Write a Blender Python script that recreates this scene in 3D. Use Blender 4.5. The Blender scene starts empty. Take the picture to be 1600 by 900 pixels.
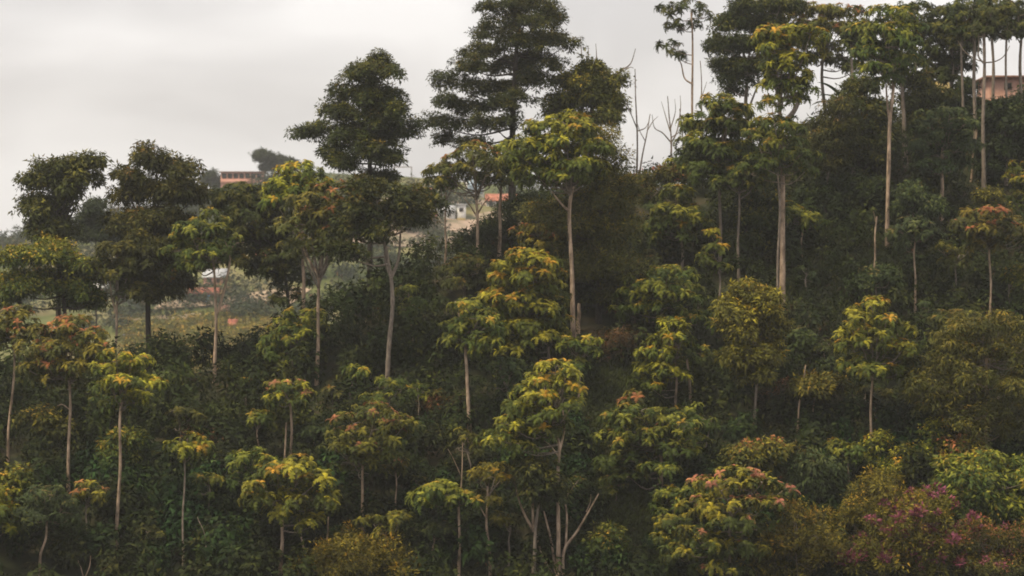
import bpy, math, random
import numpy as np

random.seed(7)
rng = np.random.default_rng(11)
scene = bpy.context.scene
COL = scene.collection

# ------------------------------------------------------------------ camera
F = 3764.0            # focal length in photo pixels (1600 px wide frame)
HOR = 450.0           # photo row of the horizon
cam_d = bpy.data.cameras.new('camera')
cam = bpy.data.objects.new('camera', cam_d)
COL.objects.link(cam)
cam.location = (0, 0, 0)
cam.rotation_euler = (math.radians(90), 0, 0)
cam_d.sensor_width = 36.0
cam_d.lens = 36.0 * F / 1600.0
cam_d.clip_start = 0.5
cam_d.clip_end = 12000
cam_d.dof.use_dof = True
cam_d.dof.focus_distance = 152.0
cam_d.dof.aperture_fstop = 0.6
scene.camera = cam

# ------------------------------------------------------------------ sky, sun, exposure
SUN_EL, SUN_AZ = math.radians(58), math.radians(-55)     # azimuth from +Y, negative = left
w = bpy.data.worlds.new('World')
scene.world = w
w.use_nodes = True
nt = w.node_tree
for n in list(nt.nodes):
    nt.nodes.remove(n)
out = nt.nodes.new('ShaderNodeOutputWorld')
bg = nt.nodes.new('ShaderNodeBackground')
sky = nt.nodes.new('ShaderNodeTexSky')
sky.sky_type = 'NISHITA'
sky.sun_disc = False
sky.sun_elevation = SUN_EL
sky.sun_rotation = SUN_AZ
tc = nt.nodes.new('ShaderNodeTexCoord')
mp = nt.nodes.new('ShaderNodeMapping')
mp.inputs['Scale'].default_value = (1.0, 1.0, 2.2)
no = nt.nodes.new('ShaderNodeTexNoise')
no.inputs['Scale'].default_value = 7.0
no.inputs['Detail'].default_value = 5.0
no.inputs['Roughness'].default_value = 0.45
no.inputs['Distortion'].default_value = 0.4
rp = nt.nodes.new('ShaderNodeValToRGB')
rp.color_ramp.elements[0].position = 0.40
rp.color_ramp.elements[0].color = (4.0, 3.92, 4.05, 1)
rp.color_ramp.elements[1].position = 0.62
rp.color_ramp.elements[1].color = (7.5, 7.3, 7.25, 1)
mx = nt.nodes.new('ShaderNodeMix')
mx.data_type = 'RGBA'
mx.inputs['Factor'].default_value = 0.93
nt.links.new(tc.outputs['Generated'], mp.inputs['Vector'])
nt.links.new(mp.outputs['Vector'], no.inputs['Vector'])
nt.links.new(no.outputs['Fac'], rp.inputs['Fac'])
nt.links.new(sky.outputs['Color'], mx.inputs['A'])
nt.links.new(rp.outputs['Color'], mx.inputs['B'])
nt.links.new(mx.outputs['Result'], bg.inputs['Color'])
bg.inputs['Strength'].default_value = 0.072
nt.links.new(bg.outputs['Background'], out.inputs['Surface'])

sd = bpy.data.lights.new('sun', 'SUN')
so = bpy.data.objects.new('sun', sd)
COL.objects.link(so)
sd.energy = 1.5
sd.angle = math.radians(14)
sd.color = (1.0, 0.87, 0.62)
# light comes from high on the left, a little behind the camera
from mathutils import Vector, Matrix
sdir = Vector((math.sin(math.radians(-125)) * math.cos(SUN_EL), math.cos(math.radians(-125)) * math.cos(SUN_EL), math.sin(SUN_EL)))
sky.sun_rotation = math.radians(-125)
so.rotation_euler = (-sdir).to_track_quat('-Z', 'Y').to_euler()

vs = scene.view_settings
vs.view_transform = 'Standard'
vs.look = 'None'
vs.exposure = 1.43
vs.gamma = 1.0
scene.render.engine = 'CYCLES'
cy = scene.cycles
cy.max_bounces = 6
cy.diffuse_bounces = 3
cy.glossy_bounces = 2
cy.transmission_bounces = 3
cy.volume_bounces = 0
cy.caustics_reflective = False
cy.caustics_refractive = False
cy.use_denoising = True
cy.filter_width = 1.8


# ------------------------------------------------------------------ materials
def new_mat(name):
    m = bpy.data.materials.new(name)
    m.use_nodes = True
    t = m.node_tree
    for n in list(t.nodes):
        t.nodes.remove(n)
    o = t.nodes.new('ShaderNodeOutputMaterial')
    return m, t, o


def leaf_mat(name, rough=0.5, trans=0.25, spec=0.10, vary=0.015):
    m, t, o = new_mat(name)
    at = t.nodes.new('ShaderNodeAttribute')
    at.attribute_name = 'tint'
    tc = t.nodes.new('ShaderNodeTexCoord')
    nz = t.nodes.new('ShaderNodeTexNoise')
    nz.inputs['Scale'].default_value = 2.5
    nz.inputs['Detail'].default_value = 3
    rr = t.nodes.new('ShaderNodeMapRange')
    rr.inputs['From Min'].default_value = 0.3
    rr.inputs['From Max'].default_value = 0.7
    rr.inputs['To Min'].default_value = 0.72
    rr.inputs['To Max'].default_value = 1.25
    mu = t.nodes.new('ShaderNodeVectorMath')
    mu.operation = 'SCALE'
    p = t.nodes.new('ShaderNodeBsdfPrincipled')
    p.inputs['Roughness'].default_value = rough
    p.inputs['Specular IOR Level'].default_value = spec
    tr = t.nodes.new('ShaderNodeBsdfTranslucent')
    ms = t.nodes.new('ShaderNodeMixShader')
    ms.inputs['Fac'].default_value = trans
    L = t.links.new
    L(tc.outputs['Object'], nz.inputs['Vector'])
    L(nz.outputs['Fac'], rr.inputs['Value'])
    oi = t.nodes.new('ShaderNodeObjectInfo')
    hs = t.nodes.new('ShaderNodeHueSaturation')
    hm_ = t.nodes.new('ShaderNodeMapRange')
    hm_.inputs['To Min'].default_value = 0.5 - vary
    hm_.inputs['To Max'].default_value = 0.5 + vary * 0.4
    vm_ = t.nodes.new('ShaderNodeMapRange')
    vm_.inputs['To Min'].default_value = 1 - 4 * vary
    vm_.inputs['To Max'].default_value = 1 + 9 * vary
    L(oi.outputs['Random'], hm_.inputs['Value'])
    L(oi.outputs['Random'], vm_.inputs['Value'])
    L(hm_.outputs['Result'], hs.inputs['Hue'])
    L(vm_.outputs['Result'], hs.inputs['Value'])
    L(at.outputs['Color'], hs.inputs['Color'])
    L(hs.outputs['Color'], mu.inputs[0])
    L(rr.outputs['Result'], mu.inputs['Scale'])
    L(mu.outputs['Vector'], p.inputs['Base Color'])
    L(mu.outputs['Vector'], tr.inputs['Color'])
    L(p.outputs['BSDF'], ms.inputs[1])
    L(tr.outputs['BSDF'], ms.inputs[2])
    L(ms.outputs['Shader'], o.inputs['Surface'])
    return m


def noise_mat(name, c1, c2, scale=2.0, detail=6, rough=0.9, bump=0.0, stretch=(1, 1, 1), c3=None, lo=0.35, hi=0.65):
    m, t, o = new_mat(name)
    tc = t.nodes.new('ShaderNodeTexCoord')
    mp = t.nodes.new('ShaderNodeMapping')
    mp.inputs['Scale'].default_value = stretch
    nz = t.nodes.new('ShaderNodeTexNoise')
    nz.inputs['Scale'].default_value = scale
    nz.inputs['Detail'].default_value = detail
    nz.inputs['Roughness'].default_value = 0.6
    cr = t.nodes.new('ShaderNodeValToRGB')
    cr.color_ramp.elements[0].position = lo
    cr.color_ramp.elements[0].color = (*c1, 1)
    cr.color_ramp.elements[1].position = hi
    cr.color_ramp.elements[1].color = (*c2, 1)
    if c3:
        e = cr.color_ramp.elements.new((lo + hi) / 2)
        e.color = (*c3, 1)
    p = t.nodes.new('ShaderNodeBsdfPrincipled')
    p.inputs['Roughness'].default_value = rough
    p.inputs['Specular IOR Level'].default_value = 0.25
    L = t.links.new
    L(tc.outputs['Object'], mp.inputs['Vector'])
    L(mp.outputs['Vector'], nz.inputs['Vector'])
    L(nz.outputs['Fac'], cr.inputs['Fac'])
    L(cr.outputs['Color'], p.inputs['Base Color'])
    if bump:
        b = t.nodes.new('ShaderNodeBump')
        b.inputs['Strength'].default_value = bump
        b.inputs['Distance'].default_value = 0.05
        L(nz.outputs['Fac'], b.inputs['Height'])
        L(b.outputs['Normal'], p.inputs['Normal'])
    L(p.outputs['BSDF'], o.inputs['Surface'])
    return m


M = {}
M['leaf'] = leaf_mat('leaf', 0.5, 0.22)
M['coffee'] = leaf_mat('coffee_leaf', 0.6, 0.12, 0.08, 0.06)
M['flower'] = leaf_mat('flower_petal', 0.7, 0.3, 0.2)
M['bark_pale'] = noise_mat('bark_pale', (0.12, 0.085, 0.058), (0.50, 0.36, 0.255), 1.6, 10, 0.9, 0.6, (2, 2, 0.7), c3=(0.31, 0.22, 0.15), lo=0.36, hi=0.64)
M['bark_grey'] = noise_mat('bark_grey', (0.11, 0.085, 0.065), (0.27, 0.215, 0.165), 3.0, 8, 0.9, 0.5, (3, 3, 0.8))
M['bark_dark'] = noise_mat('bark_dark', (0.022, 0.019, 0.016), (0.065, 0.052, 0.04), 3.0, 8, 0.95, 0.6, (3, 3, 0.7))
M['ground'] = noise_mat('hillside_soil', (0.022, 0.026, 0.010), (0.06, 0.045, 0.024), 0.35, 10, 1.0, 0.4, c3=(0.03, 0.034, 0.013))
M['farland'] = noise_mat('far_land', (0.04, 0.06, 0.014), (0.20, 0.165, 0.075), 0.035, 8, 1.0, 0.0, (1, 1, 2.0), c3=(0.10, 0.11, 0.028), lo=0.36, hi=0.64)
M['mountain'] = noise_mat('mountain_forest', (0.02, 0.03, 0.02), (0.05, 0.055, 0.03), 0.01, 6, 1.0)
M['track'] = noise_mat('dirt_track', (0.28, 0.20, 0.13), (0.45, 0.34, 0.24), 0.4, 6, 1.0)
M['pinkearth'] = noise_mat('pinkish_earth', (0.10, 0.10, 0.05), (0.42, 0.30, 0.23), 0.12, 8, 1.0, lo=0.36, hi=0.6)
M['pinkwall'] = noise_mat('pink_plaster', (0.42, 0.20, 0.15), (0.60, 0.31, 0.24), 0.6, 6, 0.95)
M['brick'] = noise_mat('red_brick_plaster', (0.32, 0.17, 0.12), (0.48, 0.29, 0.22), 1.2, 8, 0.95)
M['white'] = noise_mat('white_plaster', (0.55, 0.52, 0.48), (0.78, 0.76, 0.72), 0.7, 6, 0.9)
M['yellow'] = noise_mat('yellow_paint', (0.26, 0.18, 0.05), (0.42, 0.31, 0.12), 0.8, 5, 0.8)
M['tin'] = noise_mat('tin_sheet', (0.30, 0.30, 0.31), (0.55, 0.55, 0.56), 0.6, 6, 0.55)
M['rust'] = noise_mat('rusty_sheet', (0.13, 0.06, 0.04), (0.30, 0.17, 0.12), 0.7, 7, 0.8)
M['redroof'] = noise_mat('red_tile_roof', (0.26, 0.08, 0.05), (0.45, 0.18, 0.11), 0.8, 6, 0.9)
M['dark'] = noise_mat('dark_opening', (0.012, 0.012, 0.013), (0.03, 0.028, 0.026), 1.0, 3, 0.6)
M['glass'] = noise_mat('blue_glass', (0.30, 0.38, 0.46), (0.46, 0.55, 0.62), 0.5, 3, 0.15)
M['blue'] = noise_mat('blue_paint', (0.10, 0.26, 0.45), (0.18, 0.38, 0.58), 0.7, 4, 0.7)
M['wood'] = noise_mat('weathered_wood', (0.12, 0.085, 0.06), (0.24, 0.18, 0.12), 2.0, 6, 0.9, 0.2, (6, 6, 1))


# ------------------------------------------------------------------ mesh helpers
def mesh_np(name, V, Q, C=None, mat=None, smooth=False):
    """V (n,3); Q (m,4) quads or (m,3) triangles; C (n,3) point colours."""
    me = bpy.data.meshes.new(name)
    V = np.asarray(V, np.float32)
    Q = np.asarray(Q, np.int32)
    me.vertices.add(len(V))
    me.vertices.foreach_set('co', V.ravel())
    me.loops.add(Q.size)
    me.loops.foreach_set('vertex_index', Q.ravel())
    me.polygons.add(len(Q))
    me.polygons.foreach_set('loop_start', np.arange(0, Q.size, Q.shape[1], dtype=np.int32))
    if smooth:
        me.polygons.foreach_set('use_smooth', np.ones(len(Q), bool))
    me.update(calc_edges=True)
    if C is not None:
        a = me.color_attributes.new('tint', 'FLOAT_COLOR', 'POINT')
        cc = np.ones((len(V), 4), np.float32)
        cc[:, :3] = C
        a.data.foreach_set('color', cc.ravel())
    if mat is not None:
        me.materials.append(mat)
    return me


def link(name, me, parent=None, loc=None):
    o = bpy.data.objects.new(name, me)
    COL.objects.link(o)
    if parent is not None:
        o.parent = parent
    if loc is not None:
        o.location = loc
    return o


def tag(o, label=None, cat=None, group=None, kind=None):
    if label: o['label'] = label
    if cat: o['category'] = cat
    if group: o['group'] = group
    if kind: o['kind'] = kind
    return o


class Acc:
    """collects vertex / quad / colour blocks"""
    def __init__(self):
        self.v, self.q, self.c, self.n = [], [], [], 0

    def add(self, V, Q, C=None):
        self.v.append(np.asarray(V, float))
        self.q.append(np.asarray(Q) + self.n)
        if C is not None:
            self.c.append(np.asarray(C, float))
        self.n += len(V)

    def mesh(self, name, mat, smooth=False):
        return mesh_np(name, np.concatenate(self.v), np.concatenate(self.q),
                       np.concatenate(self.c) if self.c else None, mat, smooth)


def tube(acc, pts, rad, sides=7):
    pts = np.asarray(pts, float)
    n = len(pts)
    tan = np.gradient(pts, axis=0)
    tan /= np.linalg.norm(tan, axis=1)[:, None] + 1e-9
    V = []
    ref = np.array([0.3, 1.0, 0.1])
    for i in range(n):
        a = np.cross(tan[i], ref); a /= np.linalg.norm(a) + 1e-9
        b = np.cross(tan[i], a)
        for k in range(sides):
            th = 2 * math.pi * k / sides
            V.append(pts[i] + rad[i] * (math.cos(th) * a + math.sin(th) * b))
    Q = []
    for i in range(n - 1):
        for k in range(sides):
            k2 = (k + 1) % sides
            Q.append((i * sides + k, i * sides + k2, (i + 1) * sides + k2, (i + 1) * sides + k))
    acc.add(V, Q)


def smooth_poly(pts, per=5):
    """Catmull-Rom through the points"""
    P = [np.asarray(p, float) for p in pts]
    if len(P) == 2:
        return np.array([P[0] + (P[1] - P[0]) * t for t in np.linspace(0, 1, per + 1)])
    E = [2 * P[0] - P[1]] + P + [2 * P[-1] - P[-2]]
    o = []
    for i in range(1, len(E) - 2):
        for k in range(per):
            t = k / per
            p0, p1, p2, p3 = E[i - 1], E[i], E[i + 1], E[i + 2]
            o.append(0.5 * (2 * p1 + (p2 - p0) * t + (2 * p0 - 5 * p1 + 4 * p2 - p3) * t * t + (3 * p1 - p0 - 3 * p2 + p3) * t ** 3))
    o.append(P[-1])
    return np.array(o)


def box(acc, x0, x1, y0, y1, z0, z1):
    V = [(x0, y0, z0), (x1, y0, z0), (x1, y1, z0), (x0, y1, z0), (x0, y0, z1), (x1, y0, z1), (x1, y1, z1), (x0, y1, z1)]
    Q = [(0, 3, 2, 1), (4, 5, 6, 7), (0, 1, 5, 4), (1, 2, 6, 5), (2, 3, 7, 6), (3, 0, 4, 7)]
    acc.add(V, Q)


# ------------------------------------------------------------------ terrain
R_PX = [-900, 0, 130, 250, 330, 430, 500, 600, 700, 780, 900, 1050, 1300, 1600, 2500]
R_PY = [640, 605, 598, 592, 584, 562, 522, 478, 410, 372, 330, 292, 228, 185, 140]     # ground at the crest, photo row
R_D = [158, 163, 164, 165, 166, 167, 168, 171, 175, 178, 183, 189, 195, 200, 210]
FR_PX = [-900, -200, 0, 200, 340, 460, 560, 650, 800, 1000, 1300, 2500]
FR_PY = [420, 395, 378, 330, 294, 268, 272, 277, 292, 320, 350, 420]                # far hill crest
D_B = 138.0
D_F0, D_F1 = 360.0, 650.0


def sstep(t):
    t = np.clip(t, 0, 1)
    return t * t * (3 - 2 * t)


def wav(x, y, s, ph):
    return np.sin(x / s + ph) * np.sin(y / s * 1.13 + 1.7 * ph) + 0.5 * np.sin((x + y) / s * 0.63 + 2.3 * ph)


def ground(x, y):
    x = np.asarray(x, float); y = np.asarray(y, float)
    ye = np.maximum(y, 90.0)
    px = 800 + F * x / ye
    dr = np.interp(px, R_PX, R_D)
    zr = (HOR - np.interp(px, R_PX, R_PY)) / F * dr
    zb = (HOR - 900.0) / F * D_B + 0.0 * x
    t = (y - D_B) / (dr - D_B)
    tt = np.clip(t, -2.0, 1.0)
    zs = zb + (zr - zb) * tt * (1 + 0.12 * (1 - np.clip(tt, 0, 1)))
    # slope below the frame runs down to a valley floor, then up to the camera's side
    slope = (zr - zb) / (dr - D_B) * 1.12
    zs = np.where(t < 0, np.maximum(zb + slope * (y - D_B), -36.0), zs)
    zcam = -3.0 - sstep(y / 70.0) * 33.0
    zs = np.where(y < 95, zcam, zs)
    # behind the crest
    k = np.interp(px, [300, 900, 1300], [0.55, 0.45, 0.12])
    d2 = np.maximum(y - dr, 0)
    fall = np.where(d2 < 8, d2 * d2 / 16.0, d2 - 4.0)
    zback = zr - k * np.where(d2 < 40, fall, 36.0) - 0.55 * np.maximum(d2 - 40, 0)
    fz = (HOR - np.interp(px, FR_PX, FR_PY)) / F * D_F1
    zf0 = -24.0
    tf = (y - D_F0) / (D_F1 - D_F0)
    zfar = zf0 + (fz - zf0) * (np.clip(tf, 0, 1) * 0.75 + 0.25 * sstep(tf)) - 0.25 * np.maximum(y - D_F1 - 10, 0)
    zfar = np.maximum(zfar, -32)
    zb2 = np.maximum(zback, zfar)
    z = np.where(t <= 1, zs, zb2)
    amp = np.where(y < 300, 0.22, 1.2) * np.where(y > D_F1 - 60, 0.3, 1)
    amp = np.where(y < 60, 0.0, amp)
    z = z + amp * (wav(x, y, 4.7, 0.6) * 0.6 + wav(x, y, 11.0, 2.1))
    return z


def ray(px, py, D):
    return np.array([(px - 800) / F * D, D, (HOR - py) / F * D])


def hit(px, py):
    """distance at which the view ray of a photo point meets the near slope (crest distance + 3 if it passes over)"""
    D = np.arange(100, 230, 0.2)
    x = (px - 800) / F * D
    zr = (HOR - py) / F * D
    g = ground(x, D)
    idx = np.nonzero(g >= zr)[0]
    if len(idx) and D[idx[0]] < np.interp(px, R_PX, R_D) + 2:
        return float(D[idx[0]])
    return float(np.interp(px, R_PX, R_D)) + 3.0


rows = np.concatenate([np.arange(-60, 96, 8), np.arange(96, 136, 2.5), np.arange(136, 226, 1.2), np.arange(226, 360, 6), np.arange(360, 720, 5),
                       np.arange(720, 1500, 60), np.arange(1500, 5900, 400)])
ncol = 161
u = np.linspace(-1, 1, ncol)
XX = u[None, :] * (110 + 0.42 * np.maximum(rows, 0))[:, None]
YY = np.repeat(rows[:, None], ncol, 1)
ZZ = ground(XX, YY)
V = np.stack([XX, YY, ZZ], -1).reshape(-1, 3)
nr = len(rows)
i0 = np.arange(nr - 1)[:, None] * ncol + np.arange(ncol - 1)[None, :]
Q = np.stack([i0, i0 + 1, i0 + ncol + 1, i0 + ncol], -1).reshape(-1, 4)
g_me = mesh_np('hillside', V, Q, None, M['ground'], True)
g_me.materials.append(M['farland'])
mi = (V[Q[:, 0], 1] > 300).astype(np.int32)
g_me.polygons.foreach_set('material_index', mi)
tag(link('hillside_terrain', g_me), 'steep planted hillside with the valley and far slope behind it', 'hillside', kind='structure')

# cloud-hung mountain far behind
mx_ = np.linspace(-2600, 2600, 150)
my_ = np.linspace(4700, 5700, 24)
MX, MY = np.meshgrid(mx_, my_)
prof = 90 + 200 * np.exp(-((MX - 400) / 420) ** 2) + 240 * np.exp(-((MX - 1100) / 500) ** 2) + 160 * np.exp(-((MX - 1900) / 600) ** 2) + 40 * np.exp(-((MX + 1300) / 500) ** 2)
MZ = prof * np.sin(np.pi * np.clip((MY - 4700) / 1000, 0, 1)) ** 0.8 - 40 + 7 * wav(MX, MY, 38, 1.1) + 3 * wav(MX, MY, 14, 0.3)
V = np.stack([MX, MY, MZ], -1).reshape(-1, 3)
nc = len(mx_)
i0 = np.arange(len(my_) - 1)[:, None] * nc + np.arange(nc - 1)[None, :]
Q = np.stack([i0, i0 + 1, i0 + nc + 1, i0 + nc], -1).reshape(-1, 4)
tag(link('mountain', mesh_np('mountain', V, Q, None, M['mountain'], True)), 'blue misty mountain beyond the crest', 'mountain', kind='structure')


# ------------------------------------------------------------------ foliage templates: V, Q, age (0 old .. 1 young), rnd
def tpl_pinnate(seed, n=12, droop=1.0, young=0.3):
    r = np.random.default_rng(seed)
    V, Q, A, K = [], [], [], []
    for k in range(n):
        az = 2 * math.pi * (k * 0.382 + r.uniform(-0.05, 0.05))
        q = (k + 0.5) / n
        el = math.radians(66 - 66 * q + r.uniform(-9, 9))
        L = (0.62 + 0.42 * q) * r.uniform(0.85, 1.12)
        dr_ = math.radians(r.uniform(85, 125)) * droop
        segs = 5
        h = np.array([math.cos(az), math.sin(az), 0]); sd_ = np.array([-h[1], h[0], 0])
        p = np.zeros(3); pts = [p]; dirs = []
        for s in range(segs):
            e = el - dr_ * ((s + 0.5) / segs) ** 1.3
            d = h * math.cos(e) + np.array([0, 0, 1]) * math.sin(e)
            dirs.append(d); p = p + d * L / segs; pts.append(p)
        age = 1 - q
        rn = r.uniform()
        for s in range(segs):
            d = dirs[s]
            wd = 0.165 * L ** 0.3 * math.sin(math.pi * (0.22 + 0.70 * (s + 0.5) / segs)) * r.uniform(0.85, 1.15)
            up = np.cross(sd_, d)
            up = up if up[2] > 0 else -up
            seg = L / segs
            for sg in (-1, 1):
                tipv = pts[s] + d * seg * 0.95 + sd_ * sg * wd - up * wd * 0.42
                b = len(V)
                V += [pts[s] - d * seg * 0.25, tipv + d * seg * 0.2 + sd_ * sg * wd * 0.3, pts[s] + d * seg * 1.1]
                Q.append((b, b + 1, b + 2)); A += [age] * 3; K += [rn] * 3
    return np.array(V), np.array(Q), np.array(A), np.array(K)


def tpl_spray(seed, n=44, flat=0.35, leaf=0.30, droop=0.3, wide=0.45):
    """clump of single leaves through a flattened ball"""
    r = np.random.default_rng(seed)
    V, Q, A, K = [], [], [], []
    for k in range(n):
        d = r.normal(size=3); d /= np.linalg.norm(d)
        rad = r.uniform(0.25, 1.0) ** 0.6
        c = d * rad * np.array([1, 1, flat])
        out_ = np.array([d[0], d[1], d[2] * 0.5 - droop + r.uniform(-0.3, 0.3)]); out_ /= np.linalg.norm(out_) + 1e-6
        nrm = np.array([r.normal() * 0.45, r.normal() * 0.45, 1.0]); sd_ = np.cross(out_, nrm); sd_ /= np.linalg.norm(sd_) + 1e-6
        L = leaf * r.uniform(0.7, 1.3); W = L * wide * 0.5
        up = np.cross(sd_, out_)
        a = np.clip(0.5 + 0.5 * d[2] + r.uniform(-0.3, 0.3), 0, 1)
        rn = r.uniform()
        b = len(V)
        V += [c + sd_ * W * 1.25, c - sd_ * W * 1.25, c + out_ * L * 1.15 - up * L * 0.12]
        Q.append((b, b + 1, b + 2)); A += [a] * 3; K += [rn] * 3
    return np.array(V), np.array(Q), np.array(A), np.array(K)


T = {
    'pinnate': [tpl_pinnate(s) for s in range(6)],
    'pinnate_big': [tpl_pinnate(s + 40, 13, 1.1) for s in range(6)],
    'layer': [tpl_spray(s + 10, 36, 0.5, 0.40, 0.15, 0.5) for s in range(6)],
    'droop': [tpl_spray(s + 20, 42, 0.75, 0.42, 0.6, 0.32) for s in range(6)],
    'broad': [tpl_spray(s + 30, 34, 0.8, 0.42, 0.35, 0.5) for s in range(6)],
    'fine': [tpl_spray(s + 50, 46, 0.9, 0.30, 0.1, 0.4) for s in range(6)],
    'bloom': [tpl_spray(s + 60, 26, 0.7, 0.75, -0.2, 0.7) for s in range(4)],
}
# old leaf, young leaf, shoot tip, share of crowns' clumps that are young, share of clumps with coloured tips
PAL = {
    'dark':   ((0.034, 0.046, 0.011), (0.125, 0.118, 0.018), (0.16, 0.115, 0.018), 0.48, 0.05),  # young colour also paints the lit olive tops of the dark trees
    'deep':   ((0.024, 0.036, 0.010), (0.055, 0.066, 0.014), (0.08, 0.070, 0.015), 0.35, 0.02),
    'olive':  ((0.044, 0.050, 0.012), (0.130, 0.115, 0.018), (0.17, 0.105, 0.022), 0.42, 0.06),
    'oliveg': ((0.058, 0.062, 0.012), (0.185, 0.155, 0.018), (0.27, 0.180, 0.022), 0.50, 0.10),
    'green':  ((0.050, 0.072, 0.014), (0.240, 0.225, 0.024), (0.34, 0.220, 0.028), 0.54, 0.14),
    'yellow': ((0.062, 0.082, 0.014), (0.340, 0.310, 0.024), (0.46, 0.270, 0.028), 0.66, 0.20),
    'red':    ((0.062, 0.068, 0.015), (0.240, 0.190, 0.022), (0.34, 0.130, 0.050), 0.55, 0.26),
    'gold':   ((0.080, 0.074, 0.012), (0.230, 0.180, 0.018), (0.34, 0.205, 0.022), 0.55, 0.12),
    'bracken': ((0.055, 0.036, 0.014), (0.120, 0.062, 0.022), (0.15, 0.06, 0.025), 0.6, 0.15),
    'pink':   ((0.050, 0.066, 0.014), (0.320, 0.260, 0.022), (0.40, 0.160, 0.090), 0.62, 0.20),
    'rust':   ((0.055, 0.064, 0.014), (0.190, 0.165, 0.020), (0.30, 0.115, 0.055), 0.55, 0.20),
    'grey':   ((0.042, 0.060, 0.020), (0.100, 0.115, 0.030), (0.15, 0.120, 0.035), 0.42, 0.10),
}


def place(acc, tpls, pos, up, size, pal, is_young, is_tip, r):
    """pos, up, size, flags: arrays over clumps; adds transformed copies of the templates"""
    n = len(pos)
    old, yng, tip, _, _ = [np.array(c) if isinstance(c, tuple) else c for c in PAL[pal]]
    which = r.integers(0, len(tpls), n)
    ang = r.uniform(0, 2 * np.pi, n)
    up = up / (np.linalg.norm(up, axis=1)[:, None] + 1e-9)
    ref = np.stack([np.cos(ang), np.sin(ang), np.zeros(n)], -1)
    a = ref - up * np.sum(ref * up, 1)[:, None]
    a /= np.linalg.norm(a, axis=1)[:, None] + 1e-9
    b = np.cross(up, a)
    for t in range(len(tpls)):
        ix = np.nonzero(which == t)[0]
        if not len(ix):
            continue
        Vt, Qt, At, Kt = tpls[t]
        m = len(Vt)
        W = (Vt[None, :, 0:1] * a[ix][:, None, :] + Vt[None, :, 1:2] * b[ix][:, None, :] + Vt[None, :, 2:3] * up[ix][:, None, :]) * size[ix][:, None, None] + pos[ix][:, None, :]
        y = np.clip(At[None, :] * 0.75 + 0.15 + (Kt[None, :] - 0.5) * 0.5, 0, 1) * is_young[ix][:, None]
        y = y ** 1.2
        tp = np.clip((At[None, :] - 0.45) * 2.2, 0, 1) * is_tip[ix][:, None]
        C = old * (1 - y[..., None]) + yng * y[..., None]
        C = C * (1 - tp[..., None]) + tip * tp[..., None]
        C = C * (0.62 + 0.76 * Kt[None, :, None]) * r.uniform(0.75, 1.25, (len(ix), 1, 1))
        Qa = (Qt[None] + (np.arange(len(ix)) * m)[:, None, None]).reshape(-1, Qt.shape[1])
        acc.add(W.reshape(-1, 3), Qa, C.reshape(-1, 3))


KIND = {   # template, clump size in m, clumps per m2 of crown plan, dome bias, outward tilt, knob radius, knob flatness, knob share
    'pinnate': ('pinnate', 0.67, 1.65, -0.25, 0.6, None, None, None),
    'big':     ('pinnate_big', 0.95, 1.4, -0.2, 0.6, None, None, None),
    'layer':   ('layer', 0.50, 2.7, -0.45, 0.7, 0.82, 0.68, 0.84),
    'droop':   ('droop', 0.55, 2.2, -0.6, 0.4, 0.75, 0.70, 0.9),
    'broad':   ('broad', 0.52, 2.9, -0.4, 0.9, 0.75, 0.60, 0.95),
    'fine':    ('fine', 0.50, 2.2, -0.4, 0.9, 0.80, 0.65, 0.85),
}


def crown_clumps(blobs, kind, r):
    tpl, cs, dens, low, tilt, kr, kf, ks = KIND[kind]
    P_, U_, S_, H_ = [], [], [], []
    if kr:
        # break each mass of the crown into separate leafy knobs with gaps between them
        nb = []
        for (c, rx, ry, rz) in blobs:
            m = max(2, int(ks * (rx * rz + ry * (rx + rz)) / (kr * kr)))
            for _ in range(m):
                d = r.normal(size=3); d /= np.linalg.norm(d)
                if d[2] < -0.3: d[2] *= -0.6
                q = c + d * r.uniform(0.35, 0.95) * np.array([rx, rz, ry])
                k = kr * r.uniform(0.45, 1.3)
                nb.append((q, k, k * kf * r.uniform(0.8, 1.3), k))
        blobs = nb
    for (c, rx, ry, rz) in blobs:
        area = math.pi * rx * rz + 1.6 * ry * (rx + rz)
        n = max(4, int(area * dens / (cs / 0.8) ** 0.5))
        d = r.normal(size=(n * 3, 3)); d /= np.linalg.norm(d, axis=1)[:, None]
        d = d[d[:, 2] > low - 0.3 * r.uniform(size=len(d))][:n]
        rad = r.uniform(0.62, 1.02, len(d))
        p = c + d * rad[:, None] * np.array([rx, rz, ry])
        P_.append(p); U_.append(np.array([0, 0, 1.0]) + d * tilt + r.normal(size=d.shape) * 0.12)
        S_.append(cs * r.uniform(0.75, 1.25, len(d))); H_.append(d[:, 2])
    return np.concatenate(P_), np.concatenate(U_), np.concatenate(S_), np.concatenate(H_)


N_TREE = [0]
PLACED = []


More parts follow.
